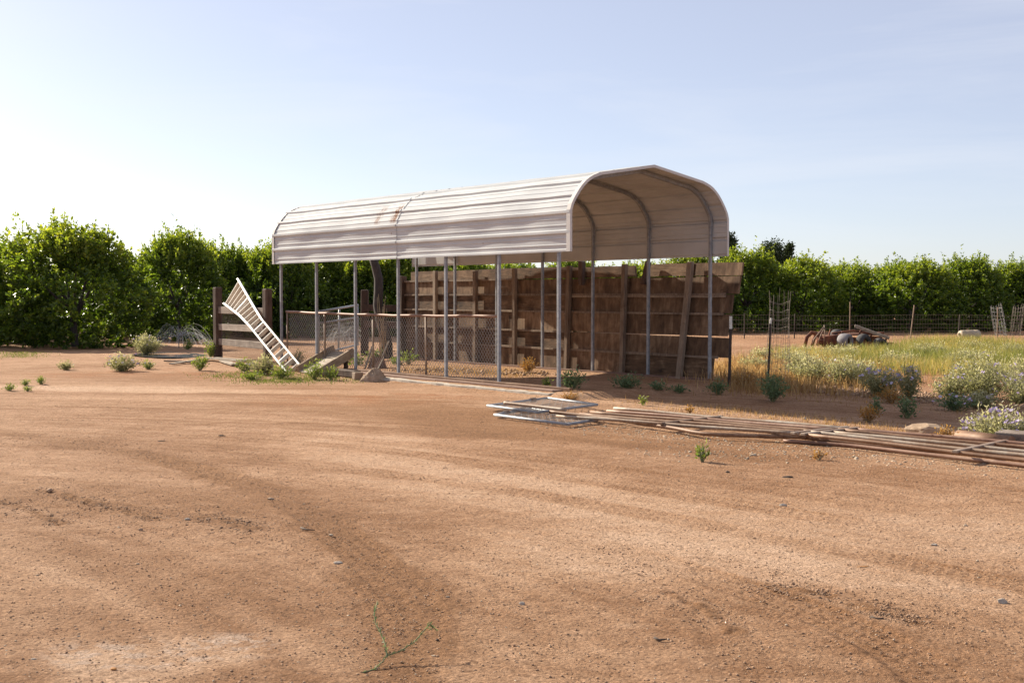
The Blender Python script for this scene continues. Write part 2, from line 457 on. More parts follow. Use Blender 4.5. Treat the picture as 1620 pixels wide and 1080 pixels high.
# ------------------------------------------------------------------ ground
def pxline(pts): return np.array([[*hit(u, v)[:2]] for u, v in pts])
def dist_line(X, Y, P):
    d = np.full(X.shape, 1e9)
    for (ax, ay), (bx, by) in zip(P[:-1], P[1:]):
        L2 = (bx-ax)**2+(by-ay)**2
        t = np.clip(((X-ax)*(bx-ax)+(Y-ay)*(by-ay))/L2, 0, 1)
        d = np.minimum(d, np.hypot(X-ax-t*(bx-ax), Y-ay-t*(by-ay)))
    return d
BAND = pxline([(0,684),(150,704),(300,738),(420,775),(520,832),(600,900),(655,960),(640,1075)])
BAND2 = pxline([(60,760),(180,795),(330,820),(420,850)])
TRK = [pxline(p) for p in ([(-60,640),(300,650),(600,672),(900,705)], [(-60,660),(250,668),(520,690),(820,722),(1100,760),(1400,800),(1700,850)],
       [(-60,700),(200,716),(420,745),(650,790),(900,850),(1200,940),(1400,1020),(1500,1090)], [(60,684),(500,735),(900,792),(1300,865),(1700,945)],
       [(200,684),(480,700),(640,716),(820,744),(1010,772),(1400,835),(1700,890)], [(-60,790),(180,802),(330,824),(480,870),(600,950),(640,1095)],
       [(950,860),(1070,940),(1150,1000),(1200,1095)], [(-60,684),(150,704),(300,738),(420,775),(520,832),(600,900),(655,960),(640,1095)],
       [(560,640),(900,690),(1250,735),(1700,790)], [(1100,880),(1270,935),(1440,985),(1700,1060)])]
def track_coords(X, Y, P):
    """signed side distance and run along a path"""
    d = np.full(X.shape, 1e9); sg = np.zeros(X.shape); al = np.zeros(X.shape); run = 0
    for (ax, ay), (bx, by) in zip(P[:-1], P[1:]):
        L = math.hypot(bx-ax, by-ay); tx_, ty_ = (bx-ax)/L, (by-ay)/L
        t = np.clip((X-ax)*tx_+(Y-ay)*ty_, 0, L); q = np.hypot(X-ax-t*tx_, Y-ay-t*ty_)
        m_ = q < d; d = np.where(m_, q, d); sg = np.where(m_, np.sign((X-ax)*ty_-(Y-ay)*tx_), sg); al = np.where(m_, run+t, al); run += L
    return d, d*sg, al
def smooth_path(P, n=8):
    out = []
    for i in range(len(P)-1):
        p0, p1, p2, p3 = P[max(i-1,0)], P[i], P[i+1], P[min(i+2,len(P)-1)]
        for q in range(n):
            t = q/n; out.append(.5*((2*p1)+(-p0+p2)*t+(2*p0-5*p1+4*p2-p3)*t*t+(-p0+3*p1-3*p2+p3)*t**3))
    return np.array(out+[P[-1]])
TRK = [smooth_path(p) for p in TRK]; BAND = smooth_path(BAND)
MUD = [pxline(p) for p in ([(0,792),(50,810),(100,828)], [(75,775),(170,800),(250,822)], [(325,818),(400,835)],
       [(1225,928),(1310,944)], [(1360,960),(1440,985)], [(1060,940),(1110,965),(1160,1000)])]
REDS = [hit(*p) for p in ((150,592),(230,588),(330,592),(560,632),(620,628),(1430,605),(1330,602),(1500,615))]
PALES = [(pxline([(0,612),(260,615),(560,622)]), .9), (pxline([(150,1050),(330,1030)]), .25), (pxline([(900,870),(1400,900)]), 1.4), (pxline([(560,700),(900,790),(1500,860)]), 1.3)]
CR = pxline([(150,1035),(250,1035),(350,1025)])
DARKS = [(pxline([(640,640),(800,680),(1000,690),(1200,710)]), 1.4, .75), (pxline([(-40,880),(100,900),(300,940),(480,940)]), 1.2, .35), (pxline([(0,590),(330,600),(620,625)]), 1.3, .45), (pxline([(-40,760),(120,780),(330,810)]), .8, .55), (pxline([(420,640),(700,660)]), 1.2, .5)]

ang = np.concatenate([np.linspace(-180, -34, 80)[:-1], np.linspace(-34, 34, 760), np.linspace(34, 180, 80)[1:]])
rad = [0.4]
while rad[-1] < 3.0: rad.append(rad[-1]*1.15)
while rad[-1] < 26: rad.append(rad[-1]*1.0031)
while rad[-1] < 60: rad.append(rad[-1]*1.008)
while rad[-1] < 4200: rad.append(rad[-1]*1.12)
rad = np.array(rad)
A, RR = np.meshgrid(np.radians(ang), rad)
X = np.sin(A)*RR; Y = np.cos(A)*RR
gx, gy = X.ravel(), Y.ravel()
Z = G(gx, gy)
near = 1 - ss(60, 100, np.hypot(gx, gy))
def rough_ground(x, y):
    n1 = fbm(x*.5, y*.5, 3, 3)-.5
    n2 = fbm(x*2.3, y*2.3, 11, 4)-.5
    n3 = fbm(x*15, y*15, 29, 3)-.5
    return n1, n2, n3
n1, n2, n3 = rough_ground(gx, gy)
mud = np.zeros_like(gx)
for P in MUD: mud = np.maximum(mud, 1-ss(.03, .13, dist_line(gx, gy, P)+.30*np.abs(n2)))
band = 1-ss(.08, .50, dist_line(gx, gy, BAND)+.5*n2)
band2 = 1-ss(.1, .5, dist_line(gx, gy, BAND2)+.6*n2)
trk = np.zeros_like(gx); rut = np.zeros_like(gx)
sel = (np.hypot(gx, gy) < 26) & (gy > 1)
sx_, sy_ = gx[sel], gy[sel]
tk, rt_ = np.zeros_like(sx_), np.zeros_like(sx_)
for i, P in enumerate(TRK):
    d_, sd_, al_ = track_coords(sx_, sy_, P)
    sd_ = sd_ + .05*(fbm(al_*.4, al_*0+i, 70+i, 2)-.5)
    win = 1-ss(.12, .20, np.abs(sd_))
    mod = np.clip(2.6*(fbm(al_*.45+i*9, sd_*1.5, 80+i, 3)-.36), 0, 1)
    lug = .5+.5*np.sin(al_*2*np.pi/.085 + np.abs(sd_)*34)              # tread lugs pressed into the dirt
    line = .5+.5*np.cos(sd_*2*np.pi/.075)
    edge = np.exp(-((np.abs(sd_)-.17)/.03)**2)
    rt_ += win*mod*(-.011 + .009*lug*line) + edge*mod*.014*vnoise(al_*9, sd_*3, i)
    tk = np.maximum(tk, win*mod*(.35+.3*(1-lug)*line) + edge*mod*.35)
trk[sel] = tk; rut[sel] = rt_/.45
field = ss(6.5, 9, gx - .0*gy)*ss(17, 19, gy + .55*(gx-6))       # rough ground of the weedy field
coarse = np.clip(.35 + band*.6 + band2*.5 + mud*1.2 + field*1.6 + .8*(fbm(gx*.9, gy*.9, 61, 3)-.45), .15, 2.2)
Z = Z + near*(n1*.022 + n2*.012*(.5+.5*coarse) + n3*.017*coarse + rut*.45)
Z += near*mud*.020*(vnoise(gx*18, gy*18, 5)-.4)
far_h = ss(70, 3000, RR.ravel())*0
nr, na = RR.shape
idx = np.arange(nr*na).reshape(nr, na)
Q = np.stack([idx[:-1,:-1], idx[:-1,1:], idx[1:,1:], idx[1:,:-1]], -1).reshape(-1, 4)[:, ::-1]
fr_ = np.hypot(gx+9, gy-1); fa_ = np.arctan2(gy-1, gx+9)*10
flow = .55*fbm(fr_*1.5, fa_*.22, 301, 4) + .45*fbm(fr_*6.5, fa_*.45, 302, 4)
flow = np.clip(.5 + 1.5*(flow-.5), 0, 1)
Z += near*(1-ss(15, 20, gy))*.007*(fbm(fr_*7, fa_*.7, 303, 3)-.5)
dark = np.clip(band*.6 + band2*.25 + mud*.7 + trk*1.0, 0, 1)
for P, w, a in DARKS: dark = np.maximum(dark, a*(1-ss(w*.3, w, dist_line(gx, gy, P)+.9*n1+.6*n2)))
pale = np.zeros_like(gx)
for P, w in PALES: pale = np.maximum(pale, 1-ss(w*.2, w, dist_line(gx, gy, P)+.8*n1+.4*n2))
pale *= (1-np.clip(dark*1.2, 0, 1))
red = np.zeros_like(gx)
for p in REDS: red = np.maximum(red, 1-ss(.3, 1.5, np.hypot((gx-p.x)*.6, gy-p.y)))
red = np.maximum(red, field*.6)
crust = 1-ss(.10, .34, dist_line(gx, gy, CR)+.3*n2)
ground = np_mesh('ground', np.stack([gx, gy, Z], -1), [Q], m_ground(), attrs={'dark': dark, 'pale': pale, 'red': red, 'crust': crust, 'flow': flow}, smooth=True)
# the centre of the fan
tag(ground, kind='structure')

def gz(p):
    """ground height incl. its relief"""
    x = np.array([p[0]]); y = np.array([p[1]])
    a, b, c = rough_ground(x, y)
    return float(G(x, y)[0] + a[0]*.022 + b[0]*.012*.7)

# ------------------------------------------------------------------ foliage generators
def norm(a): return a/np.maximum(np.linalg.norm(a, axis=-1, keepdims=True), 1e-9)
def leaf_cards(P, D, Lh, Wd, rg, v, fold=.25):
    """pointed leaves: base P, direction D; two triangles folded along the midrib"""
    n = len(P)
    side = norm(np.cross(D, norm(rg.normal(size=(n, 3)))))
    nor = np.cross(side, D)
    mid = P + D*(Lh*.45)[:, None] - nor*(Lh*.05)[:, None]
    a = mid + side*(Wd*.5)[:, None] + nor*(Wd*fold)[:, None]
    b = mid - side*(Wd*.5)[:, None] + nor*(Wd*fold)[:, None]
    tip = P + D*Lh[:, None] - nor*(Lh*.12)[:, None]
    V = np.stack([P, a, tip, b], 1).reshape(-1, 3)
    i = np.arange(n)*4
    Fc = np.concatenate([np.stack([i, i+1, i+2], 1), np.stack([i, i+2, i+3], 1)])
    return V, Fc, np.concatenate([v, v])

def citrus_mesh(seed, H, Rd, nshoot=1300, per=24):
    """hedge-like citrus crown: foliage from the ground up, upright shoots on top"""
    rg = np.random.default_rng(seed)
    th = rg.uniform(0, 2*np.pi, nshoot); q = rg.random(nshoot)**.9
    prof = np.where(q < .38, .86+.14*np.sin(np.pi*q/.76), np.sqrt(np.maximum(0, 1-((q-.38)/.64)**2))**1.15)
    top = rg.random(nshoot) < .12
    prof = np.where(top, .75*np.sqrt(rg.random(nshoot)), prof)
    lump = .46 + 1.0*fbm(th*1.6+seed*3, q*4.2+9, seed, 2)
    lump = np.clip(lump, .58, 1.22)
    depth = np.where(rg.random(nshoot) < .8, rg.uniform(.84, 1.0, nshoot), rg.uniform(.4, .84, nshoot))
    rr = prof*lump*depth*Rd
    hl = 1 + .34*(fbm(np.cos(th)*1.4+seed, np.sin(th)*1.4+q, seed+5, 2)-.5)
    zb = np.where(top, .84-.30*prof**2, q*.86)*H*(hl + .16*(lump-.9)) + .06
    base = np.stack([np.cos(th)*rr, np.sin(th)*rr, zb], 1)
    upw = np.clip((q-.45)/.55, 0, 1); upw = np.where(top, 1, upw)
    out = np.stack([np.cos(th), np.sin(th), 0*th], 1)
    sd_ = norm(out*(.85-.7*upw)[:, None] + np.array([0, 0, 1])*(-.05+1.05*upw)[:, None] + rg.normal(size=(nshoot, 3))*.26)
    ln = rg.uniform(.20, .44, nshoot) + upw*rg.uniform(0, .34, nshoot) + (rg.random(nshoot) < .10)*upw*rg.uniform(.2, .6, nshoot)
    k = np.repeat(np.arange(nshoot), per)
    t = rg.random(len(k))
    P = base[k] + sd_[k]*(ln[k]*t)[:, None] + rg.normal(size=(len(k), 3))*.025
    radial = norm(rg.normal(size=(len(k), 3)))
    D = norm(sd_[k]*.65 + radial*.8)
    Lh = rg.uniform(.085, .16, len(k)); Wd = Lh*rg.uniform(.44, .58, len(k))
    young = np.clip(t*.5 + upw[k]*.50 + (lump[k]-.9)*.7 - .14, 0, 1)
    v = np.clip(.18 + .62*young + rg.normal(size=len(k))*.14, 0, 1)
    P[:, 2] = np.maximum(P[:, 2], .03)
    return leaf_cards(P, D, Lh, Wd, rg, v)

def trunk_mb(H, Rd, seed):
    r = random.Random(seed); mb = MB()
    top = Vector((r.uniform(-.1,.1), r.uniform(-.1,.1), H*.42))
    mb.tube([(0,0,-.1), (0,0,.05), (top.x*.5, top.y*.5, H*.2), top], [.13, .11, .09, .07], 8)
    for i in range(6):
        a = i*1.05 + r.uniform(-.3,.3)
        e = Vector((math.cos(a)*Rd*.4, math.sin(a)*Rd*.4, H*r.uniform(.5,.8)))
        b = Vector((top.x*.6, top.y*.6, H*r.uniform(.18,.36)))
        mb.tube([b, (b*.5+e*.5) + Vector((0,0,-.08)), e], [.06, .04, .015], 6)
    return mb

class Proto: pass
def tree_proto(seed, H, Rd, ns, per):
    p = Proto(); p.data = citrus_mesh(seed, H, Rd); p.H = H; p.R = Rd; p.seed = seed; p.crown = None; p.trunk = None; return p
PROTO = [tree_proto(s, H, Rd, 950, 30) for s, H, Rd in ((1, 3.55, 2.0), (2, 3.45, 1.85), (3, 3.6, 1.8), (4, 3.35, 2.0))]

def citrus(x, y, pi, sc, szc, rot, label, group):
    z = float(G(np.float64(x), np.float64(y))) - .02
    root = thing('citrus_tree', (x, y, z), rot, label, 'tree', group)
    root.scale = (sc, sc, szc*rnd.uniform(.90, 1.09))
    p = PROTO[pi]
    if p.crown is None:
        V, Fc, v = p.data
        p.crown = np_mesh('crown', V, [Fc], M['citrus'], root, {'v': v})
        mb = trunk_mb(p.H, p.R, p.seed)
        me = bpy.data.meshes.new('trunk'); me.from_pydata(mb.v, [], mb.f); me.polygons.foreach_set('use_smooth', mb.sm); me.update()
        p.trunk = link_mesh('trunk', me, M['trunk'], root)
    else:
        for src in (p.crown, p.trunk):
            c = src.copy(); COL.objects.link(c); c.parent = root
    return root

GT = 'citrus trees of the grove'
def tx(u, y): return (u-810)/F_PX*y
HID = 'citrus tree of the rear rows mostly hidden by the trees before it'
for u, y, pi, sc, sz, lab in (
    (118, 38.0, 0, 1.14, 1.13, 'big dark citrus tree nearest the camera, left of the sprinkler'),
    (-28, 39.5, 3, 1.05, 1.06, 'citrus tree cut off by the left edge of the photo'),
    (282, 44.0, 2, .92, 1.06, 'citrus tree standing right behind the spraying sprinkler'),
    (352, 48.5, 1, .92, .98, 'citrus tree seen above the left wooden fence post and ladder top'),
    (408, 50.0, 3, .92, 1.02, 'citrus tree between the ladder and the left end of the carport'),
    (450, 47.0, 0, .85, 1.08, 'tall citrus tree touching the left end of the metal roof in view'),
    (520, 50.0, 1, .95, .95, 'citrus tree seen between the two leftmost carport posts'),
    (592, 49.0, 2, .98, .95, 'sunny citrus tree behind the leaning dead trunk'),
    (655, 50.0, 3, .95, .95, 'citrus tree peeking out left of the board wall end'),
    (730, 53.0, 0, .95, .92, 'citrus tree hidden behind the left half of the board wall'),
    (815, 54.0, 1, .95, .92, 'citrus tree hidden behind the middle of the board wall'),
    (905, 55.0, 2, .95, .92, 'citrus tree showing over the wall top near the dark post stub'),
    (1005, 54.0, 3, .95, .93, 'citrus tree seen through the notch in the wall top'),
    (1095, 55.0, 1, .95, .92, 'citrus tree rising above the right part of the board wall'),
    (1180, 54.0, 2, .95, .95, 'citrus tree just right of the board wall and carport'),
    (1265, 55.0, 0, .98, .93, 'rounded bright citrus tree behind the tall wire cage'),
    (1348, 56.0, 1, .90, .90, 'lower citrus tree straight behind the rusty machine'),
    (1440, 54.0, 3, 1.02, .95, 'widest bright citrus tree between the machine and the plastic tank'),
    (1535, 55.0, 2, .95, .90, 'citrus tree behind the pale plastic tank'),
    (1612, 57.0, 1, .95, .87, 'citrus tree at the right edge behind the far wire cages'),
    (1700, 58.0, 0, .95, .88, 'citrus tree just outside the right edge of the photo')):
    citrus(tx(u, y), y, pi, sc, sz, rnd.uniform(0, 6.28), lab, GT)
k = 0
for y, x0, x1, st in ((59.5, -20, 32, 3.0), (64.5, -24, 34, 3.4)):
    x = x0
    while x < x1:
        citrus(x + rnd.uniform(-.5,.5), y + rnd.uniform(-.6,.6), k % 4, .92, .80 if y < 62 else .78, rnd.uniform(0, 6.28), HID, GT); x += st; k += 1
for x, y in ((-19.5,44.5),(-16.2,45.5),(-15.2,50),(-18.5,51),(-21,40),(-13.2,54)):
    citrus(x, y, k % 4, .88, .88, rnd.uniform(0, 6.28), HID, GT); k += 1

def far_tree(u, y, H, Rd, seed, label):
    root = thing('tall_dark_tree', (tx(u, y), y, -.2), 0, label, 'tree', 'tall trees far beyond the grove')
    rg = np.random.default_rng(seed); n = 9000
    cl_n = 60
    cz = rg.uniform(.25, 1, cl_n); a = rg.uniform(0, 6.28, cl_n)
    prof = np.sin(np.clip((cz-.2)/.8, 0, 1)*np.pi*.9+.2)*.9+.1
    rc = prof*Rd*rg.uniform(.2, 1, cl_n)
    cc = np.stack([np.cos(a)*rc, np.sin(a)*rc, cz*H], 1)
    kk = rg.integers(0, cl_n, n)
    P = cc[kk] + rg.normal(size=(n, 3))*np.array([.30, .30, .42])*Rd*.55
    D = norm(rg.normal(size=(n, 3)) + np.array([0, 0, .4]))
    L_ = rg.uniform(.25, .5, n)
    V, Fc, v = leaf_cards(P, D, L_, L_*.45, rg, rg.random(n))
    np_mesh('crown', V, [Fc], M['far'], root, {'v': v})
    mb = MB(); mb.tube([(tx(u,y),y,-.3), (tx(u,y),y,H*.5), (tx(u,y)+.1,y,H*.9)], [.4,.25,.08], 8); mb.build('trunk', M['trunk'], root)
far_tree(1151, 150, 9.0, 1.5, 5, 'tall narrow dark tree peeking past the right roof edge')
far_tree(1222, 150, 7.6, 2.6, 6, 'broad dark treetop far behind the grove, beside a narrow one')
far_tree(1246, 152, 7.9, 1.2, 8, 'narrow dark treetop right of the broad far treetop')

# ------------------------------------------------------------------ carport
car = thing('carport', C(0, 0, 0), math.pi/2 + TH, 'open metal carport with white ribbed arched roof on grey posts', 'carport')
HALF = [(-.05,2.20),(-.05,2.84),(-.02,2.93),(.045,3.04),(.13,3.15),(.22,3.25),(.32,3.33),(.45,3.395),(.60,3.44),(1.785,3.635)]
PROF = HALF + [(CW-u, z) for u, z in reversed(HALF[:-1])]
def prof_sample(off=0.0):
    P = np.array(PROF); seg = np.hypot(*np.diff(P, axis=0).T); L = np.concatenate([[0], np.cumsum(seg)])
    return P, L
def prof_at(l):
    P, L = prof_sample()
    l = np.clip(l, 0, L[-1])
    i = min(np.searchsorted(L, l, side='right')-1, len(P)-2)
    t = (l-L[i])/(L[i+1]-L[i]); p = P[i]*(1-t)+P[i+1]*t
    # smooth normal
    def seg_n(j):
        j = max(0, min(j, len(P)-2)); d = P[j+1]-P[j]; d = d/np.hypot(*d); return np.array([-d[1], d[0]])
    if t < .5: n = seg_n(i)*(.5+t) + seg_n(i-1)*(.5-t)
    else: n = seg_n(i)*(1.5-t) + seg_n(i+1)*(t-.5)
    return p, n/np.hypot(*n)
TL = prof_sample()[1][-1]
def rib_profile():
    """(length along profile, height of the sheet there): wide ribs with flat pans between"""
    out = [(0.0, .016), (.03, .016), (.045, 0)]
    pitch = TL/ round(TL/.30)
    n = round(TL/pitch)
    for i in range(1, n):
        c0 = i*pitch
        for m_ in (1/3, 2/3):
            q = c0 - pitch + pitch*m_ + .005
            out += [(q-.014, 0), (q-.006, .007), (q+.006, .007), (q+.014, 0)]
        out += [(c0-.036, 0), (c0-.018, .032), (c0+.018, .032), (c0+.036, 0)]
    out += [(TL-.045, 0), (TL-.03, .016), (TL, .016)]
    return out
RIB = rib_profile()
def roof_sheet(s0, s1, lift):
    mb = MB(); ns = 70; rows = []; rust = []
    for i in range(ns+1):
        s = s0 + (s1-s0)*i/ns; row = []
        for l, h in RIB:
            p, n = prof_at(l)
            w = .006*math.sin(s*2.1 + l*5) + .004*math.sin(s*5.3 + l*2.2)
            edge = min(l, TL-l)
            w += -.012*math.exp(-(edge/.08)**2)*math.sin(s*1.3+1)
            q = p + n*(h+lift+w*.7)
            row.append(C(s, q[0], q[1]))
            wz = float(ss(2.84, 2.92, p[1])*(1-ss(3.16, 3.25, p[1]))) if p[0] < 1 else 0
            rust.append(wz*max(.9*float(ss(4.54, 4.62, s)*(1-ss(4.70, 4.84, s))), .6*float(ss(5.12, 5.2, s)*(1-ss(5.28, 5.4, s)))))
        rows.append(row)
    m = len(RIB); vs = [v for r_ in rows for v in r_]
    fs = [(i*m+j, i*m+j+1, (i+1)*m+j+1, (i+1)*m+j) for i in range(ns) for j in range(m-1)]
    mb.add(vs, fs)
    o = mb.build('roof_sheet', M['roof'], car)
    at_ = o.data.attributes.new('rust', 'FLOAT', 'POINT'); at_.data.foreach_set('value', np.array(rust, np.float32))
    so_ = o.modifiers.new('gauge', 'SOLIDIFY'); so_.thickness = .0025; so_.offset = 1
    return o
roof_sheet(-.34, 4.60, .000)
roof_sheet(4.54, 9.38, .009)
def sweep(mb, s, w, t, inset, l0=0.0, l1=None, n=60):
    """rectangular bar following the roof line in the plane s; w along s, t across"""
    l1 = TL if l1 is None else l1; vs = []; fs = []
    for i in range(n+1):
        p, nn = prof_at(l0 + (l1-l0)*i/n)
        for a, b in ((-.5,0),(.5,0),(.5,1),(-.5,1)):
            q = p - nn*(inset + t*b); vs.append(C(s + a*w, q[0], q[1]))
    for i in range(n):
        for k_ in range(4):
            k2 = (k_+1) % 4
            fs.append((i*4+k_, (i+1)*4+k_, (i+1)*4+k2, i*4+k2))
    fs += [(0,1,2,3), (n*4+3, n*4+2, n*4+1, n*4)]
    mb.add(vs, fs)
for s_, sg in ((-.35, 1), (9.39, -1)):
    mb = MB(); sweep(mb, s_ + sg*.04, .085, .004, -.034); sweep(mb, s_ - .002*sg, .006, .046, -.0345); mb.build('end_trim', M['trim'], car)
POST_W = .052
for i in range(7):
    s = SP*i
    for u in (0.0, CW):
        mb = MB(); x = C(s, u, 0)
        mb.obox(C(s, u, 1.36), Vector((DX,DY,0)), Vector((QX,QY,0)), Vector((0,0,1)), POST_W, POST_W, 2.80)
        mb.build('post', M['galv'], car, bevel=.008)
    mb = MB(); sweep(mb, s, .058, .058, .016, .52, TL-.52); mb.build('arch', M['galv'], car)
mb = MB()
mb.beam(C(-.30, 0, .035), C(6.15, 0, .035), .075, .05); mb.build('base_rail', M['rust'], car, bevel=.006)
mb = MB()
mb.beam(C(-.3, CW, .01), C(9.2, CW, .01), .07, .05); mb.build('base_rail', M['brownboard'], car, bevel=.006)

# board under the front rail and the concrete strip before it
brd = thing('base_board', C(3, -.12, -.02), math.pi/2+TH, 'flat brown timber board along the feet of the front posts', 'board')
mb = MB()
for s0, s1 in ((-.12, 3.04), (3.06, 6.3)): mb.beam(C(s0, -.13, -.01), C(s1, -.13, -.005), .21, .06, jit=.006)
mb.build('board', M['brownboard'], brd, bevel=.008)
krb = thing('concrete_kerb', C(3, -.3, -.1), math.pi/2+TH, 'low pale concrete strip before the front post line', 'kerb')
mb = MB(); nseg = 30; vs = []; fs = []
for i in range(nseg+1):
    s = -.2 + 6.4*i/nseg
    j = lambda a: rnd.uniform(-a, a)
    vs += [C(s, -.42+j(.012), -.20), C(s, -.40+j(.014), -.022+j(.008)), C(s, -.245, -.012+j(.006)), C(s, -.245, -.2)]
for i in range(nseg):
    for k_ in range(3): fs.append((i*4+k_, (i+1)*4+k_, (i+1)*4+k_+1, i*4+k_+1))
fs += [(3,2,1,0), (nseg*4, nseg*4+1, nseg*4+2, nseg*4+3)]
mb.add(vs, fs); mb.build('strip', M['concrete'], krb)

# ------------------------------------------------------------------ chain link helper
def chain_link(mb, o, ex, ey, Lx, Ly, cell=.06, r=.0028, sag=0.0):
    """diamond mesh spanning o + ex*[0,Lx] + ey*[0,Ly]; wires are thin tubes clipped to the panel"""
    tall = cell*1.15; sl_ = tall/cell
    nn = int(Lx/cell) + int(Ly/tall) + 2
    nz = ex.cross(ey).normalized()
    for sgn in (1, -1):
        for i in range(-int(Ly/tall)-2, nn):
            x0 = i*cell if sgn > 0 else i*cell
            # line: x = x0 + sgn*y/sl_
            ys = [0.0, Ly]
            pts = []
            a0, a1 = 0.0, Ly
            if sgn > 0:
                a0 = max(a0, (0-x0)*sl_); a1 = min(a1, (Lx-x0)*sl_)
            else:
                a1 = min(a1, (x0)*sl_); a0 = max(a0, (x0-Lx)*sl_)
            if a1-a0 < .02: continue
            off = nz*(r*.9*sgn)
            m_ = 4 if sag else 2
            for q in range(m_):
                y = a0 + (a1-a0)*q/(m_-1); x = x0 + sgn*y/sl_
                w = sag*math.sin(x*1.7)*math.sin(math.pi*y/Ly)
                pts.append(o + ex*x + ey*y + off + nz*w)
            mb.tube(pts, r, 3, cap=False)
    return mb

# front pipe and chain link fence between the posts
s_left, s_right = 9.08, 1.60
clf = thing('chain_link_fence', C(5.4, .09, 0), math.pi/2+TH, 'chain link fence with a faded red top pipe under the carport front', 'fence')
mb = MB(); pts = []
for i in range(17):
    s = s_left + (s_right-s_left)*i/16
    pts.append(C(s, .085, 1.165 - .03*math.sin(math.pi*i/16) + .006*math.sin(i*1.9)))
mb.tube(pts, .026, 10); mb.build('top_rail', M['rail_rust'], clf)
for s in (9.05, 7.45, 5.6, 3.8, 1.64):
    mb = MB(); mb.tube([C(s, .09, -.1), C(s, .09, 1.14)], .021, 8); mb.build('fence_post', M['greypipe'], clf)
mb = MB(); chain_link(mb, C(1.66, .12, .03), Vector((DX,DY,0)), Vector((0,0,1)), 7.35, 1.10, .080, .0036, .02)
mb.build('mesh', M['galvwire'], clf)

# ------------------------------------------------------------------ board wall at the back
def wall_u(s): return CW + .06 + .050*max(s, -1)
def wall_lean(s): return max(0.0, .17*(1 - s/4.5))      # metres per metre
def WP(s, out, z):
    """out: metres towards the camera from the wall's face"""
    return C(s, wall_u(s) + wall_lean(s)*z - out, z)
def s_of_px(u_target, z=0.0):
    lo, hi = -1.5, 12.0
    for _ in range(50):
        m_ = (lo+hi)/2
        if project(WP(m_, .08, z))[0] > u_target: lo = m_
        else: hi = m_
    return (lo+hi)/2
wal = thing('board_wall', C(4.5, CW+.3, 0), math.pi/2+TH, 'old brown board wall with leaning studs along the back of the carport', 'wall')
def plank_on_wall(s0, s1, z0, z1, out, th, mat, name, n=None, rag0=0.0, rag1=0.0):
    mb = MB(); n = n or max(2, int(abs(s1-s0)/.45)); vs = []; fs = []
    for i in range(n+1):
        s = s0+(s1-s0)*i/n
        j0, j1 = rnd.uniform(-.006,.006), rnd.uniform(-.006,.006)
        sa = s + (rag0 if i == 0 else 0) + (rag1 if i == n else 0)
        vs += [WP(s, out, z0+j0), WP(sa, out, z1+j1), WP(sa, out-th, z1+j1), WP(s, out-th, z0+j0)]
    for i in range(n):
        for k_ in range(4):
            k2 = (k_+1) % 4; fs.append((i*4+k_, i*4+k2, (i+1)*4+k2, (i+1)*4+k_))
    fs += [(3,2,1,0), (n*4, n*4+1, n*4+2, n*4+3)]
    mb.add(vs, fs); return mb.build(name, mat, wal)
STUD_PX = [1075, 982, 898, 815, 753, 690]
SS = [s_of_px(u) for u in STUD_PX]
s_gapR, s_gapL = s_of_px(1020, 2.0), s_of_px(1002, 2.0)
sL = s_of_px(638)
ROWS = [(-.02, .405), (.42, .765), (.785, 1.175), (1.19, 1.53), (1.545, 1.86), (1.875, 2.11)]
ENDS = [.02, -.30, -.22, -.26, -.36, -.38]
for r_, (z0, z1) in enumerate(ROWS):
    joints = [ENDS[r_]]
    js = [SS[0], SS[2], SS[4]] if r_ % 2 else [SS[1], SS[3], SS[5]]
    joints += js + [sL - (.25 if r_ == 5 else 0)]
    for a, b in zip(joints[:-1], joints[1:]):
        out = rnd.uniform(-.008, .010); dz = rnd.uniform(-.006, .006)
        if r_ == 5 and a < s_gapR < b:
            plank_on_wall(a, s_gapR, z0+dz, z1+dz, out, .045, M['wall'], 'board', rag1=-.05)
            plank_on_wall(s_gapL, b, z0+dz, z1-.02+dz, out, .045, M['wall'], 'board', rag0=.05)
        else:
            plank_on_wall(a+.004, b-.004, z0+dz, z1+dz-(.02 if r_ == 5 and a > SS[2] else 0), out, .045, M['wallv'] if (r_*3+int(a*7)) % 3 != 0 else M['wall'], 'board')
for zc, a, b in ((1.868, SS[3], sL), (1.537, -.1, sL), (1.50, -.1, SS[2]), (1.182, -.1, sL), (.775, SS[2], sL), (.412, -.1, sL)):
    plank_on_wall(a, b, zc-.022, zc+.018, .052, .042, M['stud'], 'ledge')
for i, s in enumerate(SS):
    mb = MB(); w = (.115, .10, .10, .10, .11, .11)[i]; th = .085
    top = (2.13, 2.12, 2.12, 2.10, 2.08, 2.10)[i]
    vs = []; n = 6
    for q in range(n+1):
        z = -.05 + (top+.05)*q/n; j = rnd.uniform(-.006, .006)
        tilt = (0, .05, -.02, 0, .0, 0)[i]*(z-1)
        for a, o_ in ((-.5, .055), (.5, .055), (.5, .055+th), (-.5, .055+th)):
            vs.append(WP(s + tilt + a*w + j, o_, z))
    fs = [(q*4+k_, q*4+(k_+1) % 4, (q+1)*4+(k_+1) % 4, (q+1)*4+k_) for q in range(n) for k_ in range(4)]
    fs += [(3,2,1,0), (n*4, n*4+1, n*4+2, n*4+3)]
    mb.add(vs, fs); mb.build('stud', M['stud'], wal, bevel=.008)
mb = MB(); mb.beam(WP(sL+.12, .05, -.1), WP(sL+.10, .05, 2.0), .20, .17, up=Vector((QX,QY,0)), jit=.01); mb.build('end_post', M['tie'], wal, bevel=.015)
s_ = s_of_px(922, 2.0)
mb = MB(); mb.beam(WP(s_, .10, 1.72), WP(s_-.02, .12, 2.20), .13, .11, up=Vector((QX,QY,0)), jit=.014); mb.build('post_stub', M['tie'], wal, bevel=.02)
s_ = s_of_px(1021, 1.9)
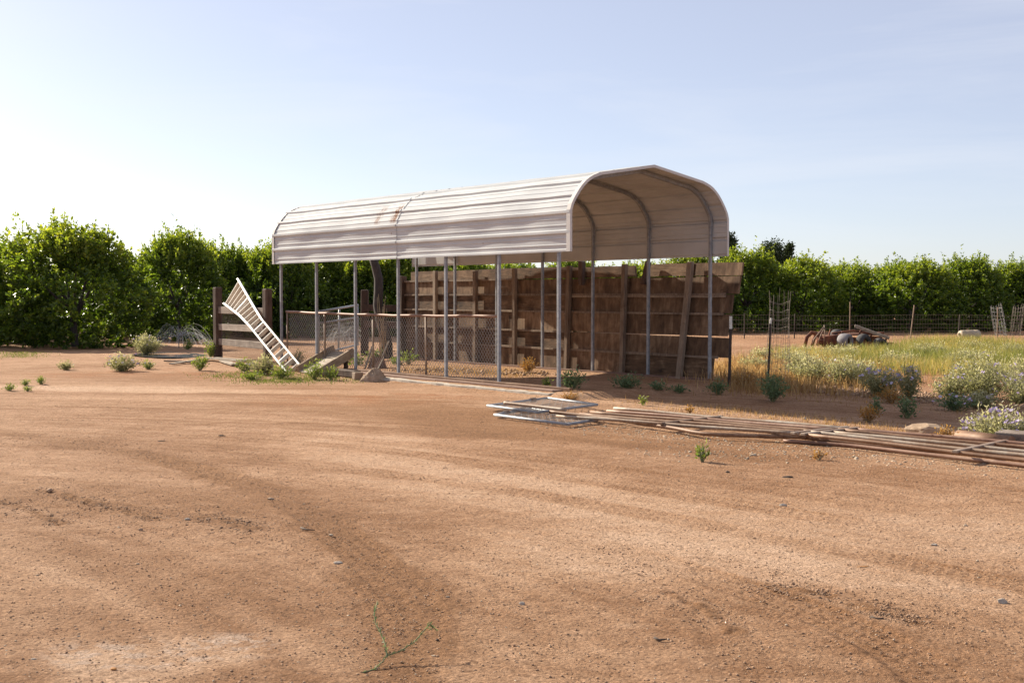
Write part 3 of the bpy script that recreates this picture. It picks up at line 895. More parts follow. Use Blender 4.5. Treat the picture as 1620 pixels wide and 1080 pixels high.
mb = MB(); mb.beam(WP(s_+.03, .09, 1.72), WP(s_-.06, .10, 2.17), .11, .09, up=Vector((QX,QY,0)), jit=.014); mb.build('post_stub', M['tie'], wal, bevel=.02)

# dark steel post beside the wall end
b = hit(1153, 609); tp = thing('steel_post', b, 0, 'dark steel fence post with white tip right of the board wall', 'post')
mb = MB(); t_ = at(1156, 520, b.y); mb.beam(b-Vector((0,0,.15)), t_, .045, .035, up=Vector((0,1,0))); mb.beam(b-Vector((0,-.02,.15)), t_+Vector((0,.02,0)), .012, .05, up=Vector((0,1,0))); mb.build('shaft', M['tpost'], tp)
mb = MB(); mb.beam(t_, at(1156, 500, b.y), .047, .037, up=Vector((0,1,0))); mb.build('tip', M['whitepaint'], tp)

# ------------------------------------------------------------------ wooden fence at left with two posts
P1 = hit(345, 566); P2 = C(9.75, -.02, 0); P2.z = 0
def timber_post(p, h, w, name, label, group, mat='tie', lean=(0,0)):
    t = thing(name, p, TH, label, 'post', group)
    mb = MB(); n = 6; vs = []
    for q in range(n+1):
        z = -.15 + (h+.15)*q/n; ww = w*(1+rnd.uniform(-.03,.03))
        for a, b_ in ((-.5,-.5),(.5,-.5),(.5,.5),(-.5,.5)):
            vs.append(p + Vector((QX,QY,0))*(a*ww + lean[0]*z) + Vector((DX,DY,0))*(b_*ww + lean[1]*z) + Vector((0,0,z + rnd.uniform(-.01,.01))))
    fs = [(q*4+k_, q*4+(k_+1) % 4, (q+1)*4+(k_+1) % 4, (q+1)*4+k_) for q in range(n) for k_ in range(4)] + [(3,2,1,0), (n*4,n*4+1,n*4+2,n*4+3)]
    mb.add(vs, fs); mb.build('shaft', M[mat], t, bevel=.02); return t
rf = thing('rail_fence', (P1+P2)/2, math.atan2((P1-P2).y, (P1-P2).x), 'three rail grey wooden fence behind the white ladder', 'fence')
ax = (P2-P1).normalized(); nrm = Vector((-QX,-QY,0))
for z in (1.17, .76, .40):
    mb = MB(); a = P1 + ax*-.05 + nrm*.0; b = P2 + ax*.0
    a = Vector((a.x,a.y,P1.z+z)); b = Vector((b.x,b.y,z+rnd.uniform(-.01,.03)))
    mb.beam(a, b, .045, .16, jit=.008); mb.build('rail', M['rail'], rf, bevel=.006)
for p, h, w in ((P1, 1.72, .175), (P2, 1.66, .165)):
    mb = MB(); n = 6; vs = []
    for q in range(n+1):
        z = -.15 + (h+.15)*q/n; ww = w*(1+rnd.uniform(-.03,.03)); off = nrm*.0
        for a, b_ in ((-.5,-.5),(.5,-.5),(.5,.5),(-.5,.5)):
            vs.append(p + off + Vector((QX,QY,0))*(a*ww) + Vector((DX,DY,0))*(b_*ww) + Vector((0,0,z + rnd.uniform(-.01,.01))))
    fs = [(q*4+k_, q*4+(k_+1) % 4, (q+1)*4+(k_+1) % 4, (q+1)*4+k_) for q in range(n) for k_ in range(4)] + [(3,2,1,0), (n*4,n*4+1,n*4+2,n*4+3)]
    mb.add(vs, fs); mb.build('fence_post', M['tie'], rf, bevel=.02)
mb = MB(); Lf = (P2-P1).length
chain_link(mb, P1 + Vector((QX,QY,0))*.06 + Vector((0,0,.05)), Vector((ax.x,ax.y,0)).normalized(), Vector((0,0,1)), Lf, 1.15, .07, .0026, .03)
mb.build('wire_mesh', M['rustwire'], rf)

# ------------------------------------------------------------------ far corner behind the carport: posts, rails, leaning trunk, pipe gate
cf = thing('corner_fence', hit(577, 555), 0, 'dark weathered wooden corner fence beyond the left end of the board wall', 'fence')
pA = hit(577, 562); pB = C(sL+.15, wall_u(sL), 0)
mb = MB(); mb.beam(pA-Vector((0,0,.1)), at(577, 458, pA.y), .19, .18, up=Vector((0,1,0)), jit=.012); mb.build('fence_post', M['tie'], cf, bevel=.03)
for z in (1.22, .80):
    mb = MB(); mb.beam(Vector((pA.x,pA.y-.1,z)), Vector((pB.x,pB.y,z-.02)), .04, .16, jit=.01); mb.build('rail', M['tie'], cf, bevel=.006)
lt = hit(612, 566)
ltr = thing('dead_trunk', lt, 0, 'bare leaning dead tree trunk by the left end of the wall', 'trunk')
mb = MB(); tp_ = at(590, 400, lt.y+.5); q = [lt-Vector((0,0,.1))] + [lt.lerp(tp_, k_/8)+Vector((.05*math.sin(k_*1.3), .04*math.cos(k_), 0)) for k_ in range(1, 9)]
mb.tube(q, [.15,.135,.13,.125,.12,.115,.11,.105,.10], 12); mb.build('trunk', M['trunk'], ltr)
mb = MB()
for i in range(9):
    b0 = lt + Vector((rnd.uniform(-.2,.12), -.16, 0)); e0 = at(598+rnd.uniform(-6,14), 470+rnd.uniform(-12,25), lt.y-.15)
    mb.tube([b0, b0.lerp(e0,.5)+Vector((rnd.uniform(-.05,.05),0,0)), e0], [.012,.009,.004], 4)
mb.build('dry_vine', M['drystem'], ltr)

g0 = at(504, 493, 28.6); g1 = at(566, 482.5, 33.6)
gt = thing('pipe_gate', Vector((g0.x, g0.y, 0)), 0, 'tilted grey pipe gate seen through the chain link fence', 'gate')
g0b = at(506, 511, 28.6); g1b = at(566, 502, 33.6)
mb = MB(); mb.tube([g0, g1], .028, 8); mb.tube([g0b, g1b], .022, 8); mb.tube([at(537,489,31.2), at(535,561,31.2)], .028, 8)
b0 = Vector((g0.x, g0.y, .12)); b1 = Vector((g1.x, g1.y, .15)); mb.tube([b0, b1], .025, 8); mb.tube([g0, b0], .025, 8); mb.tube([g1, b1], .025, 8)
mb.build('frame', M['galv'], gt)
mb = MB(); n = 34
for i in range(1, n):
    mb.tube([b0.lerp(b1, i/n), g0b.lerp(g1b, i/n)], .0045, 3, cap=False)
for j in range(1, 7):
    mb.tube([b0.lerp(g0b, j/7), b1.lerp(g1b, j/7)], .0045, 3, cap=False)
mb.build('mesh', M['galvwire'], gt)

# ------------------------------------------------------------------ ladder
lad = thing('orchard_ladder', hit(464, 588), 0, 'white flared orchard ladder leaning upside down against a fence post', 'ladder')
y0 = hit(464, 588).y
Ll = [at(455, 591, y0-.05), at(395, 516, y0+1.75), at(378, 498, y0+2.5), at(353, 479, y0+3.9)]
Lr = [at(472.5, 575.5, y0+.05), at(413, 504, y0+1.75), at(400, 483, y0+2.5), at(375, 440, y0+3.9)]
axl = (Lr[3]-Lr[0]).normalized(); rr_ = (Lr[1]-Ll[1]).normalized(); nl = axl.cross(rr_).normalized()
if nl.y < 0: nl = -nl
def along(P, t):
    d = [0]
    for a, b in zip(P[:-1], P[1:]): d.append(d[-1]+(b-a).length)
    x = t*d[-1]
    for i in range(len(P)-1):
        if x <= d[i+1] + 1e-6: return P[i].lerp(P[i+1], (x-d[i])/(d[i+1]-d[i]))
    return P[-1]
for P, e in ((Ll, 1.0), (Lr, 1.0)):
    mb = MB(); vs = []; n = 40
    side = (Lr[1]-Ll[1]).normalized()
    for i in range(n+1):
        p = along(P, i/n)
        for a, b in ((-.02, 0), (.02, 0), (.02, .095), (-.02, .095)): vs.append(p + side*a + nl*b)
    fs = [(q*4+k_, q*4+(k_+1) % 4, (q+1)*4+(k_+1) % 4, (q+1)*4+k_) for q in range(n) for k_ in range(4)] + [(3,2,1,0), (n*4,n*4+1,n*4+2,n*4+3)]
    mb.add(vs, fs); mb.build('side_rail', M['ladder'], lad)
nr_ = 19
for i in range(nr_):
    t = .012 + .955*i/(nr_-1)
    a, b = along(Ll, t), along(Lr, t); d = (b-a); L_ = d.length; d.normalize(); up_ = axl
    mb = MB(); mb.obox((a+b)/2 + nl*.046, d, up_, nl, L_-.03, .036, .085); mb.build('tread', M['ladder'] if i % 6 == 2 else M['tread'], lad, bevel=.004)

# ------------------------------------------------------------------ wooden chute, rocks, tray, planks
c0 = hit(473, 589); c1 = hit(503, 596); vec = Vector((.62, .85, .40))
ch = thing('wooden_chute', c0, 0, 'small wooden trough with raised sides leaning beside the ladder foot', 'trough')
across = c1-c0; across.z = 0; across.normalize(); up_ = vec.normalized().cross(across); up_ = up_ if up_.z > 0 else -up_
for base in (c0, c1):
    mb = MB(); a = base + up_*.06; b_ = a + vec; mb.beam(a, b_, .045, .17, up=up_, jit=.006); mb.build('side_board', M['chute'], ch, bevel=.006)
wid = (c1-c0).length
for i in range(6):
    a = c0 + vec*(.02+.16*i+.06) + up_*.015; b_ = a + across*wid
    mb = MB(); mb.beam(a + across*.024, b_ - across*.024, vec.length*.14, .022, up=up_, jit=.003); mb.build('slat', M['plank'], ch, bevel=.003)
mb = MB(); pr = c1 + vec*.86; mb.beam(Vector((pr.x-.1, pr.y+.1, -.05)), pr + Vector((-.1,.1,-.03)), .08, .08, up=Vector((0,1,0))); mb.build('prop', M['tie'], ch)

def rock_obj(name, label, cat, c, sx, sy, sz, seed, mat, group=None, sub=3, sharp=.35, sink=.2):
    rg = np.random.default_rng(seed)
    import bmesh
    bm = bmesh.new(); bmesh.ops.create_icosphere(bm, subdivisions=sub, radius=1)
    pl = norm(rg.normal(size=(9, 3))); dd = rg.uniform(.62, .92, 9)
    for v in bm.verts:
        p = np.array(v.co)
        for n_, d_ in zip(pl, dd):
            e = p@n_ - d_
            if e > 0: p = p - n_*e*(1-.1)
        p = p*(1+sharp*.12*rg.normal())
        v.co = Vector(p*np.array([sx, sy, sz]))
    me = bpy.data.meshes.new(name); bm.to_mesh(me); bm.free()
    o = link_mesh(name, me, M[mat], None, (c.x, c.y, c.z + sz*(1-sink)*.75))
    o.rotation_euler = (0, 0, rg.uniform(0, 6.28))
    return tag(o, label, cat, group)
import bmesh
def hull_rock(name, label, cat, b, pts, mat, group=None):
    bm = bmesh.new()
    for p in pts: bm.verts.new(Vector(p))
    r_ = bmesh.ops.convex_hull(bm, input=bm.verts[:])
    bmesh.ops.bevel(bm, geom=bm.edges[:], offset=.02, segments=1, affect='EDGES')
    bmesh.ops.triangulate(bm, faces=bm.faces[:])
    bmesh.ops.subdivide_edges(bm, edges=bm.edges[:], cuts=2, use_grid_fill=True)
    for v in bm.verts: v.co += Vector((rnd.gauss(0,.004), rnd.gauss(0,.004), rnd.gauss(0,.004)))
    me = bpy.data.meshes.new(name); bm.to_mesh(me); bm.free()
    return tag(link_mesh(name, me, M[mat], None, b), label, cat, group)
hull_rock('rock', 'big pointed tan rock before the front kerb of the carport', 'rock', hit(590, 603),
    [(-.27,-.10,-.03),(-.20,.14,-.03),(.20,.18,-.03),(.26,-.06,-.03),(.05,-.20,-.03),(-.02,.04,.26),(.09,.10,.25),(.16,-.02,.19),(-.22,-.02,.07),(.25,.05,.06),(.06,-.16,.10),(-.10,-.12,.10)], 'rock')
bk = thing('wood_block', hit(566, 601), .4, 'small brown wooden block left of the tan rock', 'block')
mb = MB(); p = hit(566, 600); mb.obox(p+Vector((0,0,.06)), Vector((.9,.43,0)), Vector((-.43,.9,0)), Vector((0,0,1)), .17, .15, .16, .012); mb.build('block', M['stud'], bk, bevel=.012)
sl_ = thing('dark_sleeper', hit(550, 596), math.pi/2+TH, 'dark timber sleeper lying between the chute and the rock', 'timber')
mb = MB(); a = hit(530, 592); b_ = hit(566, 597); mb.beam(a+Vector((0,0,.05)), b_+Vector((0,0,.05)), .16, .14, jit=.01); mb.build('sleeper', M['tie'], sl_, bevel=.02)

ty = hit(594, 583)
tr = thing('tipped_tray', ty, 0, 'small rusty scoop tray tipped on its side behind the chain link', 'tray')
Yt = ty.y
mb = MB()
pA, pB, pC_, pD = at(581, 583, Yt-.1), at(599, 583, Yt-.1), at(607, 565, Yt+.25), at(587, 564, Yt+.25)
mb.add([pA, pB, pC_, pD, at(612, 581, Yt+.35), at(606, 563, Yt+.45)], [(0,1,2,3), (1,4,5,2)])
o = mb.build('tray_sheet', M['rail_rust'], tr); sm_ = o.modifiers.new('gauge', 'SOLIDIFY'); sm_.thickness = .012
for a, b_ in (((577,584),(590,546)), ((598,584),(607,566)), ((604,566),(615,540))):
    mb = MB(); mb.beam(at(*a, Yt-.13), at(*b_, Yt+.2), .03, .03); mb.build('handle', M['plank'], tr)

PL = 'loose planks beside the left fence post'
for i, (a, b_, w, lab) in enumerate((((328,570),(386,577),.12,'longest pale plank on top of the loose pile by the fence post'),
        ((352,573),(372,580),.16,'short broad plank at the front of the loose pile'), ((262,573),(306,576),.10,'thin dark plank lying alone nearest the sprinkler'),
        ((270,578),(330,570),.09,'pale narrow plank crossing the left end of the pile'), ((340,568),(395,573),.12,'weathered plank at the rear of the loose pile'))):
    A_, B_ = hit(*a), hit(*b_); t = thing('plank', (A_+B_)/2, math.atan2((B_-A_).y, (B_-A_).x), lab, 'plank', PL)
    mb = MB(); mb.beam(A_+Vector((0,0,.035+.02*(i == 0))), B_+Vector((0,0,.05+.03*(i == 0))), w, .03, jit=.004); mb.build('board', M['plank'] if i != 2 else M['tie'], t)

# ------------------------------------------------------------------ sprinklers and puddle
def sprinkler(u, v, y, rad_, label, n=26, hz=.50):
    b = at(u, v, y); b.z = float(G(np.float64(b.x), np.float64(b.y)))
    t = thing('sprinkler', b, 0, label, 'sprinkler', 'grove sprinklers')
    mb = MB(); mb.tube([b-Vector((0,0,.05)), b+Vector((0,0,.26))], .014, 8); mb.build('riser', M['tpost'], t)
    mb = MB(); mb.lathe(b+Vector((0,0,.25)), (0,0,1), [(0,.012),(.02,.03),(.05,.03),(.07,.008)], 10); mb.build('head', M['drum'], t)
    mb = MB(); top = b+Vector((0,0,.31))
    for i in range(n):
        a = rnd.uniform(0, 6.283); el = rnd.uniform(.15, .75); r1 = rad_*rnd.uniform(.55, 1.0); h = hz*rnd.uniform(.5, 1)*el*1.6
        pts = [top + Vector((math.cos(a)*r1*q, math.sin(a)*r1*q, h*4*q*(1-q)*.9 - .31*q*q)) for q in np.linspace(0, .95, 9)]
        mb.tube(pts, [.006+.012*q for q in np.linspace(0, 1, 9)], 4, cap=False)
    mb.lathe(top, (0,0,1), [(-.04,.01),(.0,.05),(.06,.035),(.12,.005)], 10)
    mb.build('spray', M['spray'], t)
sprinkler(283, 552, 37.0, 1.25, 'running sprinkler spraying water between two citrus trees by the puddle', 90)
sprinkler(546, 540, 40.0, .9, 'running sprinkler seen through the pipe gate mesh', 50)
pc = [hit(u, v) for u, v in ((205,563),(228,566),(262,567.5),(300,566),(330,562.5),(318,559.5),(270,558.5),(228,559.5))]
G0_pud = max(float(G(np.float64(p.x), np.float64(p.y))) for p in pc) + .004
mb = MB(); mb.add([Vector((p.x, p.y, G0_pud)) for p in pc], [tuple(range(8))][::-1]); pud = mb.build('puddle', M['water'], None, (pc[0].x, pc[0].y, 0)); tag(pud, kind='structure')

# ------------------------------------------------------------------ chain link gates and livestock panels lying on the ground
def lying_gate(cn, label, z=.05, mesh=True, mname='galv'):
    P = [hit(*c, dz=z) for c in cn]
    t = thing('chain_link_gate', (P[0]+P[2])/2 - Vector((0,0,z)), 0, label, 'gate', 'chain link gates lying on the ground')
    mb = MB()
    for i in range(4): mb.tube([P[i], P[(i+1) % 4]], .019, 8)
    mb.build('frame', M[mname], t)
    mb = MB(); ex = P[1]-P[0]; ey = P[3]-P[0]
    chain_link(mb, P[0], ex.normalized(), ey.normalized(), ex.length, ey.length, .14, .0034); mb.build('mesh', M['galvwire'], t)
    for p, d in ((P[0].lerp(P[3], .3), 1), (P[0].lerp(P[3], .75), 1)):
        mb = MB(); mb.tube([p-(P[3]-P[0]).normalized()*.05, p+(P[3]-P[0]).normalized()*.05], .036, 8); mb.build('hinge', M['greypipe'], t)
    return t
lying_gate(((771,641.5),(850,652),(945,640),(866,629.5)), 'upper grey chain link gate lying flat by the carport corner', .07)
lying_gate(((782,656),(897,671),(945,664),(841,646)), 'lower chain link gate on the dirt, its mesh facing the camera', .035)
s1n, s1f = hit(1049, 670, .09), hit(1137, 660, .09)
s2n, s2f = hit(1264, 686, .11), hit(1341, 677.5, .11)
s3n, s3f = hit(1514, 715, .10), hit(1588, 699, .10)
def panel(name, label, ends, stiles, mats, r=.0225, wob=.004, seed=0):
    """ends: (left near, left far, right near, right far); rails run left to right"""
    ln, lf, rn, rf_ = ends
    t = thing(name, (ln+rf_)/2 - Vector((0,0,.1)), 0, label, 'gate', 'pipe corral gates lying on the ground')
    n = len(mats); rg = random.Random(seed)
    for i in range(n):
        f = i/(n-1); a = ln.lerp(lf, f); b = rn.lerp(rf_, f); a = a.lerp(b, rg.uniform(0, .06))
        ph = rg.uniform(0, 6)
        pts = [a.lerp(b, q/14) + Vector((0, 0, wob*math.sin(q*.7+ph))) + (lf-ln).normalized()*(wob*math.sin(q*.5+ph*2)) for q in range(15)]
        mb = MB(); mb.tube(pts, r, 9); mb.build('rail', M[mats[i]], t)
    for a, b in stiles:
        mb = MB(); d = (b-a).normalized()
        mb.beam(a-d*.06+Vector((0,0,.008)), b+d*.06+Vector((0,0,.008)), .06, .03); mb.build('stile', M['greypipe'], t, bevel=.005)
    return t
def ext(a, b, k): return a + (b-a)*k
eA = (ext(s2n, s1n, 1.93), ext(s2f, s1f, 1.98), s2n, s2f)
panel('corral_gate', 'left pipe corral gate of rusty and grey rails, next to the chain link gates', eA, ((s1n,s1f), (s2n.lerp(s1n,.02), s2f.lerp(s1f,.02))), ['greypipe','rust','rust','rail_rust','greypipe'], seed=1)
eB = (ext(s3n, s2n, 1.06), ext(s3f, s2f, 1.06), ext(s2n, s3n, 1.95), ext(s2f, s3f, 1.95))
panel('corral_gate', 'right pipe corral gate of rusty rails running out of the photo', eB, ((s3n,s3f), (s2n.lerp(s3n,.05), s2f.lerp(s3f,.05))), ['rust','greypipe','greypipe','rust','rail_rust'], seed=2)
def loose_pipe(pts, r, mat, label, dz):
    P = [hit(*p, dz=dz) for p in pts]
    sm = []
    for i in range(len(P)-1):
        p0 = P[max(i-1,0)]; p1 = P[i]; p2 = P[i+1]; p3 = P[min(i+2,len(P)-1)]
        for q in range(6):
            t = q/6; sm.append(.5*((2*p1)+(-p0+p2)*t+(2*p0-5*p1+4*p2-p3)*t*t+(-p0+3*p1-3*p2+p3)*t**3))
    sm.append(P[-1])
    t = thing('loose_pipe', P[len(P)//2]-Vector((0,0,dz)), 0, label, 'pipe', 'loose pipes by the lying panels')
    mb = MB(); mb.tube(sm, r, 9); mb.build('pipe', M[mat], t)
loose_pipe([(870,651),(960,661.5),(1060,676),(1110,685),(1160,688),(1275,691)], .025, 'rust', 'long bent rusty pipe along the near side of the left panel', .06)
loose_pipe([(1240,697),(1350,705),(1480,720),(1640,738)], .022, 'rail_rust', 'pale rusty pipe half buried below the right panel', .02)
loose_pipe([(1268,691),(1400,705),(1520,716),(1640,728)], .027, 'rust', 'straight rust brown pipe along the near side of the right panel', .05)
loose_pipe([(798,637),(830,640.5),(895,648)], .024, 'greypipe', 'short grey pipe lying across the chain link gates', .15)
# rubble, big pipe and timber block at right
rock_obj('concrete_lump', 'long tan rubble lump behind the right pipe panel', 'rubble', hit(1465, 687), .27, .09, .09, 21, 'rock', sink=.3).rotation_euler = (0,0,-.75)
A_, B_ = hit(1516, 690, .06), hit(1600, 700, .06)
t = thing('large_pipe', (A_+B_)/2-Vector((0,0,.06)), 0, 'thick rusty pipe beside the purple flowering shrub', 'pipe')
mb = MB(); mb.tube([A_, B_], .075, 14); mb.build('pipe', M['rust'], t)
A_ = hit(1596, 703); t = thing('timber_block', A_, .7, 'grey sawn timber block at the right edge', 'block')
mb = MB(); dv = Vector((.74,-.67,0)); mb.obox(A_+dv*.35+Vector((0,0,.07)), dv, Vector((.67,.74,0)), Vector((0,0,1)), .9, .30, .16, .008); mb.build('block', M['rail'], t, bevel=.012)

# ------------------------------------------------------------------ machine, beam, tank, wire fence, cages
mc = hit(1345, 553); k_m = mc.y/F_PX
mach = thing('rusted_implement', mc, 0, 'low rusted farm implement with old wheels in the weedy field', 'machine')
def mp(u, v, dy=0): return at(u, v, mc.y+dy)
mb = MB()
for dy in (-.3, .4): mb.beam(mp(1292,540,dy), mp(1412,545,dy), .09, .12, up=Vector((0,0,1)), jit=.01)
for u in (1296, 1330, 1362, 1400): mb.beam(mp(u,541,-.35), mp(u,541,.45), .08, .09)
mb.beam(mp(1330,530,.1), mp(1395,527,.3), .35, .05, jit=.02)
mb.obox(mp(1311,539,-.1), Vector((.95,.3,0)), Vector((-.3,.95,0)), Vector((0,0,1)), .5, .45, .34, .04)
mb.obox(mp(1351,541,.15), Vector((1,0,0)), Vector((0,1,0)), Vector((0,0,1)), .42, .5, .26, .05)
mb.obox(mp(1381,539,.25), Vector((.97,-.2,0)), Vector((.2,.97,0)), Vector((0,0,1)), .55, .4, .22, .05)
for u, v0, v1 in ((1309,538,521),(1328,536,524),(1357,536,522),(1376,536,525),(1399,545,530)): mb.beam(mp(u,v0,.1), mp(u+5,v1,.05), .04, .05, up=Vector((0,1,0)))
mb.tube([mp(1316,527,.1), mp(1350,523,.15), mp(1392,530,.0)], .03, 7)
mb.build('frame', M['mrust'], mach)
mb = MB(); mb.tube([mp(1273,550), mp(1276,534), mp(1284,526), mp(1296,530), mp(1306,540)], [.05,.06,.065,.06,.05], 8); mb.tube([mp(1284,548,.1), mp(1290,530,.1), mp(1302,524,.1)], .05, 8); mb.build('hitch', M['mrust'], mach)
mb = MB(); mb.tube([mp(1285,545,-.4), mp(1288,536,-.4), mp(1303,517,-.4)], .014, 6); mb.tube([mp(1293,547,-.4), mp(1297,533,-.4), mp(1304,518,-.4)], .012, 6); mb.tube([mp(1304,514,-.4), mp(1305,528,-.4), mp(1303,545,-.4)], .016, 6); mb.build('hoop', M['greypipe'], mach)
def tyre(u, v, dy, rad_, wd, axis, mat, nm='wheel'):
    c = mp(u, v, dy); mb = MB(); a = Vector(axis).normalized()
    mb.lathe(c, a, [(-wd*.3,rad_*.45),(-wd*.5,rad_*.62),(-wd*.5,rad_*.86),(-wd*.36,rad_*.97),(0,rad_),(wd*.36,rad_*.97),(wd*.5,rad_*.86),(wd*.5,rad_*.62),(wd*.3,rad_*.45)], 26)
    w_ = mb.build(nm, M[mat], mach)
    mb = MB(); mb.lathe(c, a, [(-wd*.2,.001),(-wd*.22,rad_*.2),(-wd*.1,rad_*.46),(wd*.1,rad_*.46),(wd*.22,rad_*.2),(wd*.2,.001)], 20); mb.build('rim', M['mrust'], w_)
tyre(1337, 540, -.45, .24, .32, (.72,-.70,0), 'drum'); tyre(1366, 541, -.2, .25, .24, (.55,-.83,0), 'tyre')
tyre(1324, 533, .6, .24, .24, (.55,-.83,0), 'tyre'); tyre(1392, 546, -.35, .22, .26, (.3,-.95,0), 'tyre')
A_, B_ = mp(1352,515.5,-.1), mp(1407,535,-.45)
t = thing('wooden_beam', (A_+B_)/2, 0, 'pale wooden beam lying slanted on the rusted implement', 'beam')
mb = MB(); mb.beam(A_, B_, .10, .09, jit=.006); mb.build('beam', M['plank'], t, bevel=.01)

tb = hit(1533, 540); tk = thing('plastic_tank', tb, 0, 'pale yellowed plastic barrel lying on its side in the grass', 'barrel')
ctr = tb+Vector((0,0,.20)); axt = Vector((.97,.22,.02)).normalized(); mb = MB()
rt = .205
mb.lathe(ctr-axt*.38, axt, [(0,.002),(.004,rt*.7),(.01,rt*.78),(.03,rt*.92),(.07,rt),(.20,rt),(.21,rt*.965),(.23,rt*.965),(.24,rt),(.52,rt),(.53,rt*.965),(.55,rt*.965),(.56,rt),(.70,rt),(.74,rt*.92),(.76,rt*.78),(.762,.002)], 32)
mb.build('shell', M['tank'], tk)
mb = MB(); mb.lathe(ctr-axt*.392+Vector((0,0,.06)), axt, [(0,.002),(-.012,.05),(.01,.055)], 14); mb.build('cap', M['darkchip'], tk)

wf = thing('wire_fence', (14, 45, -.1), 0, 'low wire mesh field fence in front of the right hand trees', 'fence')
def fz(x): return -.14 + .02*math.sin(x*.9)
def fy(x): return 45 + .18*(x-8)*.35
X0, X1 = 6.6, 24.0; mb = MB(); n = int((X1-X0)/.105)
for i in range(n+1):
    x = X0+.105*i; mb.tube([(x, fy(x), fz(x)), (x+.02*math.sin(x*3), fy(x)+.01, fz(x)+.93)], .0030, 3, cap=False)
for z in (.0, .09, .19, .31, .44, .58, .75, .93):
    mb.tube([(x, fy(x), fz(x)+z) for x in np.linspace(X0, X1, 40)], .0032, 3, cap=False)
mb.build('mesh', M['rustwire'], wf)
for u, tilt, hh in ((1178,0,1.0),(1257,.02,1.0),(1345,0,1.45),(1440,.16,1.3),(1517,.05,.95),(1579,0,1.25),(1660,0,1.1)):
    x = tx(u, fy(tx(u,45))); mb = MB(); mb.beam((x, fy(x)+.03, fz(x)-.2), (x+tilt, fy(x)+.03, fz(x)+hh), .035, .035, up=Vector((0,1,0))); mb.build('fence_post', M['tpost'] if hh < 1.2 else M['stud'], wf)

def cage(u, v, h, r, label, lean=.0, n=14, y=None, mat='rustwire', wr=.003, step=.15):
    b = hit(u, v) if y is None else at(u, v, y)
    if y is not None: b.z = -.14
    t = thing('wire_cage', b, 0, label, 'cage', 'wire plant cages')
    mb = MB(); 
    def ring(z): return b + Vector((lean*z, .05*z, z))
    for i in range(n):
        a = 6.283*i/n + .1; e = rnd.uniform(-.12, .06)
        mb.tube([ring(z)+Vector((math.cos(a)*r*(1+.1*math.sin(z*4+i)), math.sin(a)*r, 0)) for z in np.linspace(0, h+e, 6)], wr, 3, cap=False)
    z = .1
    while z < h-.1:
        mb.tube([ring(z)+Vector((math.cos(a)*r*(1+.1*math.sin(z*4)), math.sin(a)*r, .03*math.sin(a*2+z))) for a in np.linspace(0, 6.283, 15)], wr*.9, 3, cap=False); z += step
    mb.build('wires', M[mat], t); return b
cb = cage(1229, 608, 1.66, .19, 'tall rusty wire cage standing by a thin post in the weeds', .04, 13)
tp2 = hit(1215, 606); t = thing('thin_post', tp2, 0, 'thin dark metal stake with a pale tip beside the tall wire cage', 'stake')
mb = MB(); mb.beam(tp2-Vector((0,0,.1)), at(1219, 512, tp2.y), .03, .025, up=Vector((0,1,0))); mb.build('shaft', M['tpost'], t)
mb = MB(); mb.beam(at(1219,512,tp2.y), at(1220,503,tp2.y), .032, .027, up=Vector((0,1,0))); mb.build('tip', M['whitepaint'], t)
cage(1584, 520, 1.35, .22, 'far wire cage leaning left in front of the right hand trees', -.16, 12, 48.5, 'galvwire', .006)
cage(1606, 520, 1.3, .2, 'far wire cage at the right edge, leaning right', .12, 12, 49, 'rustwire', .006)

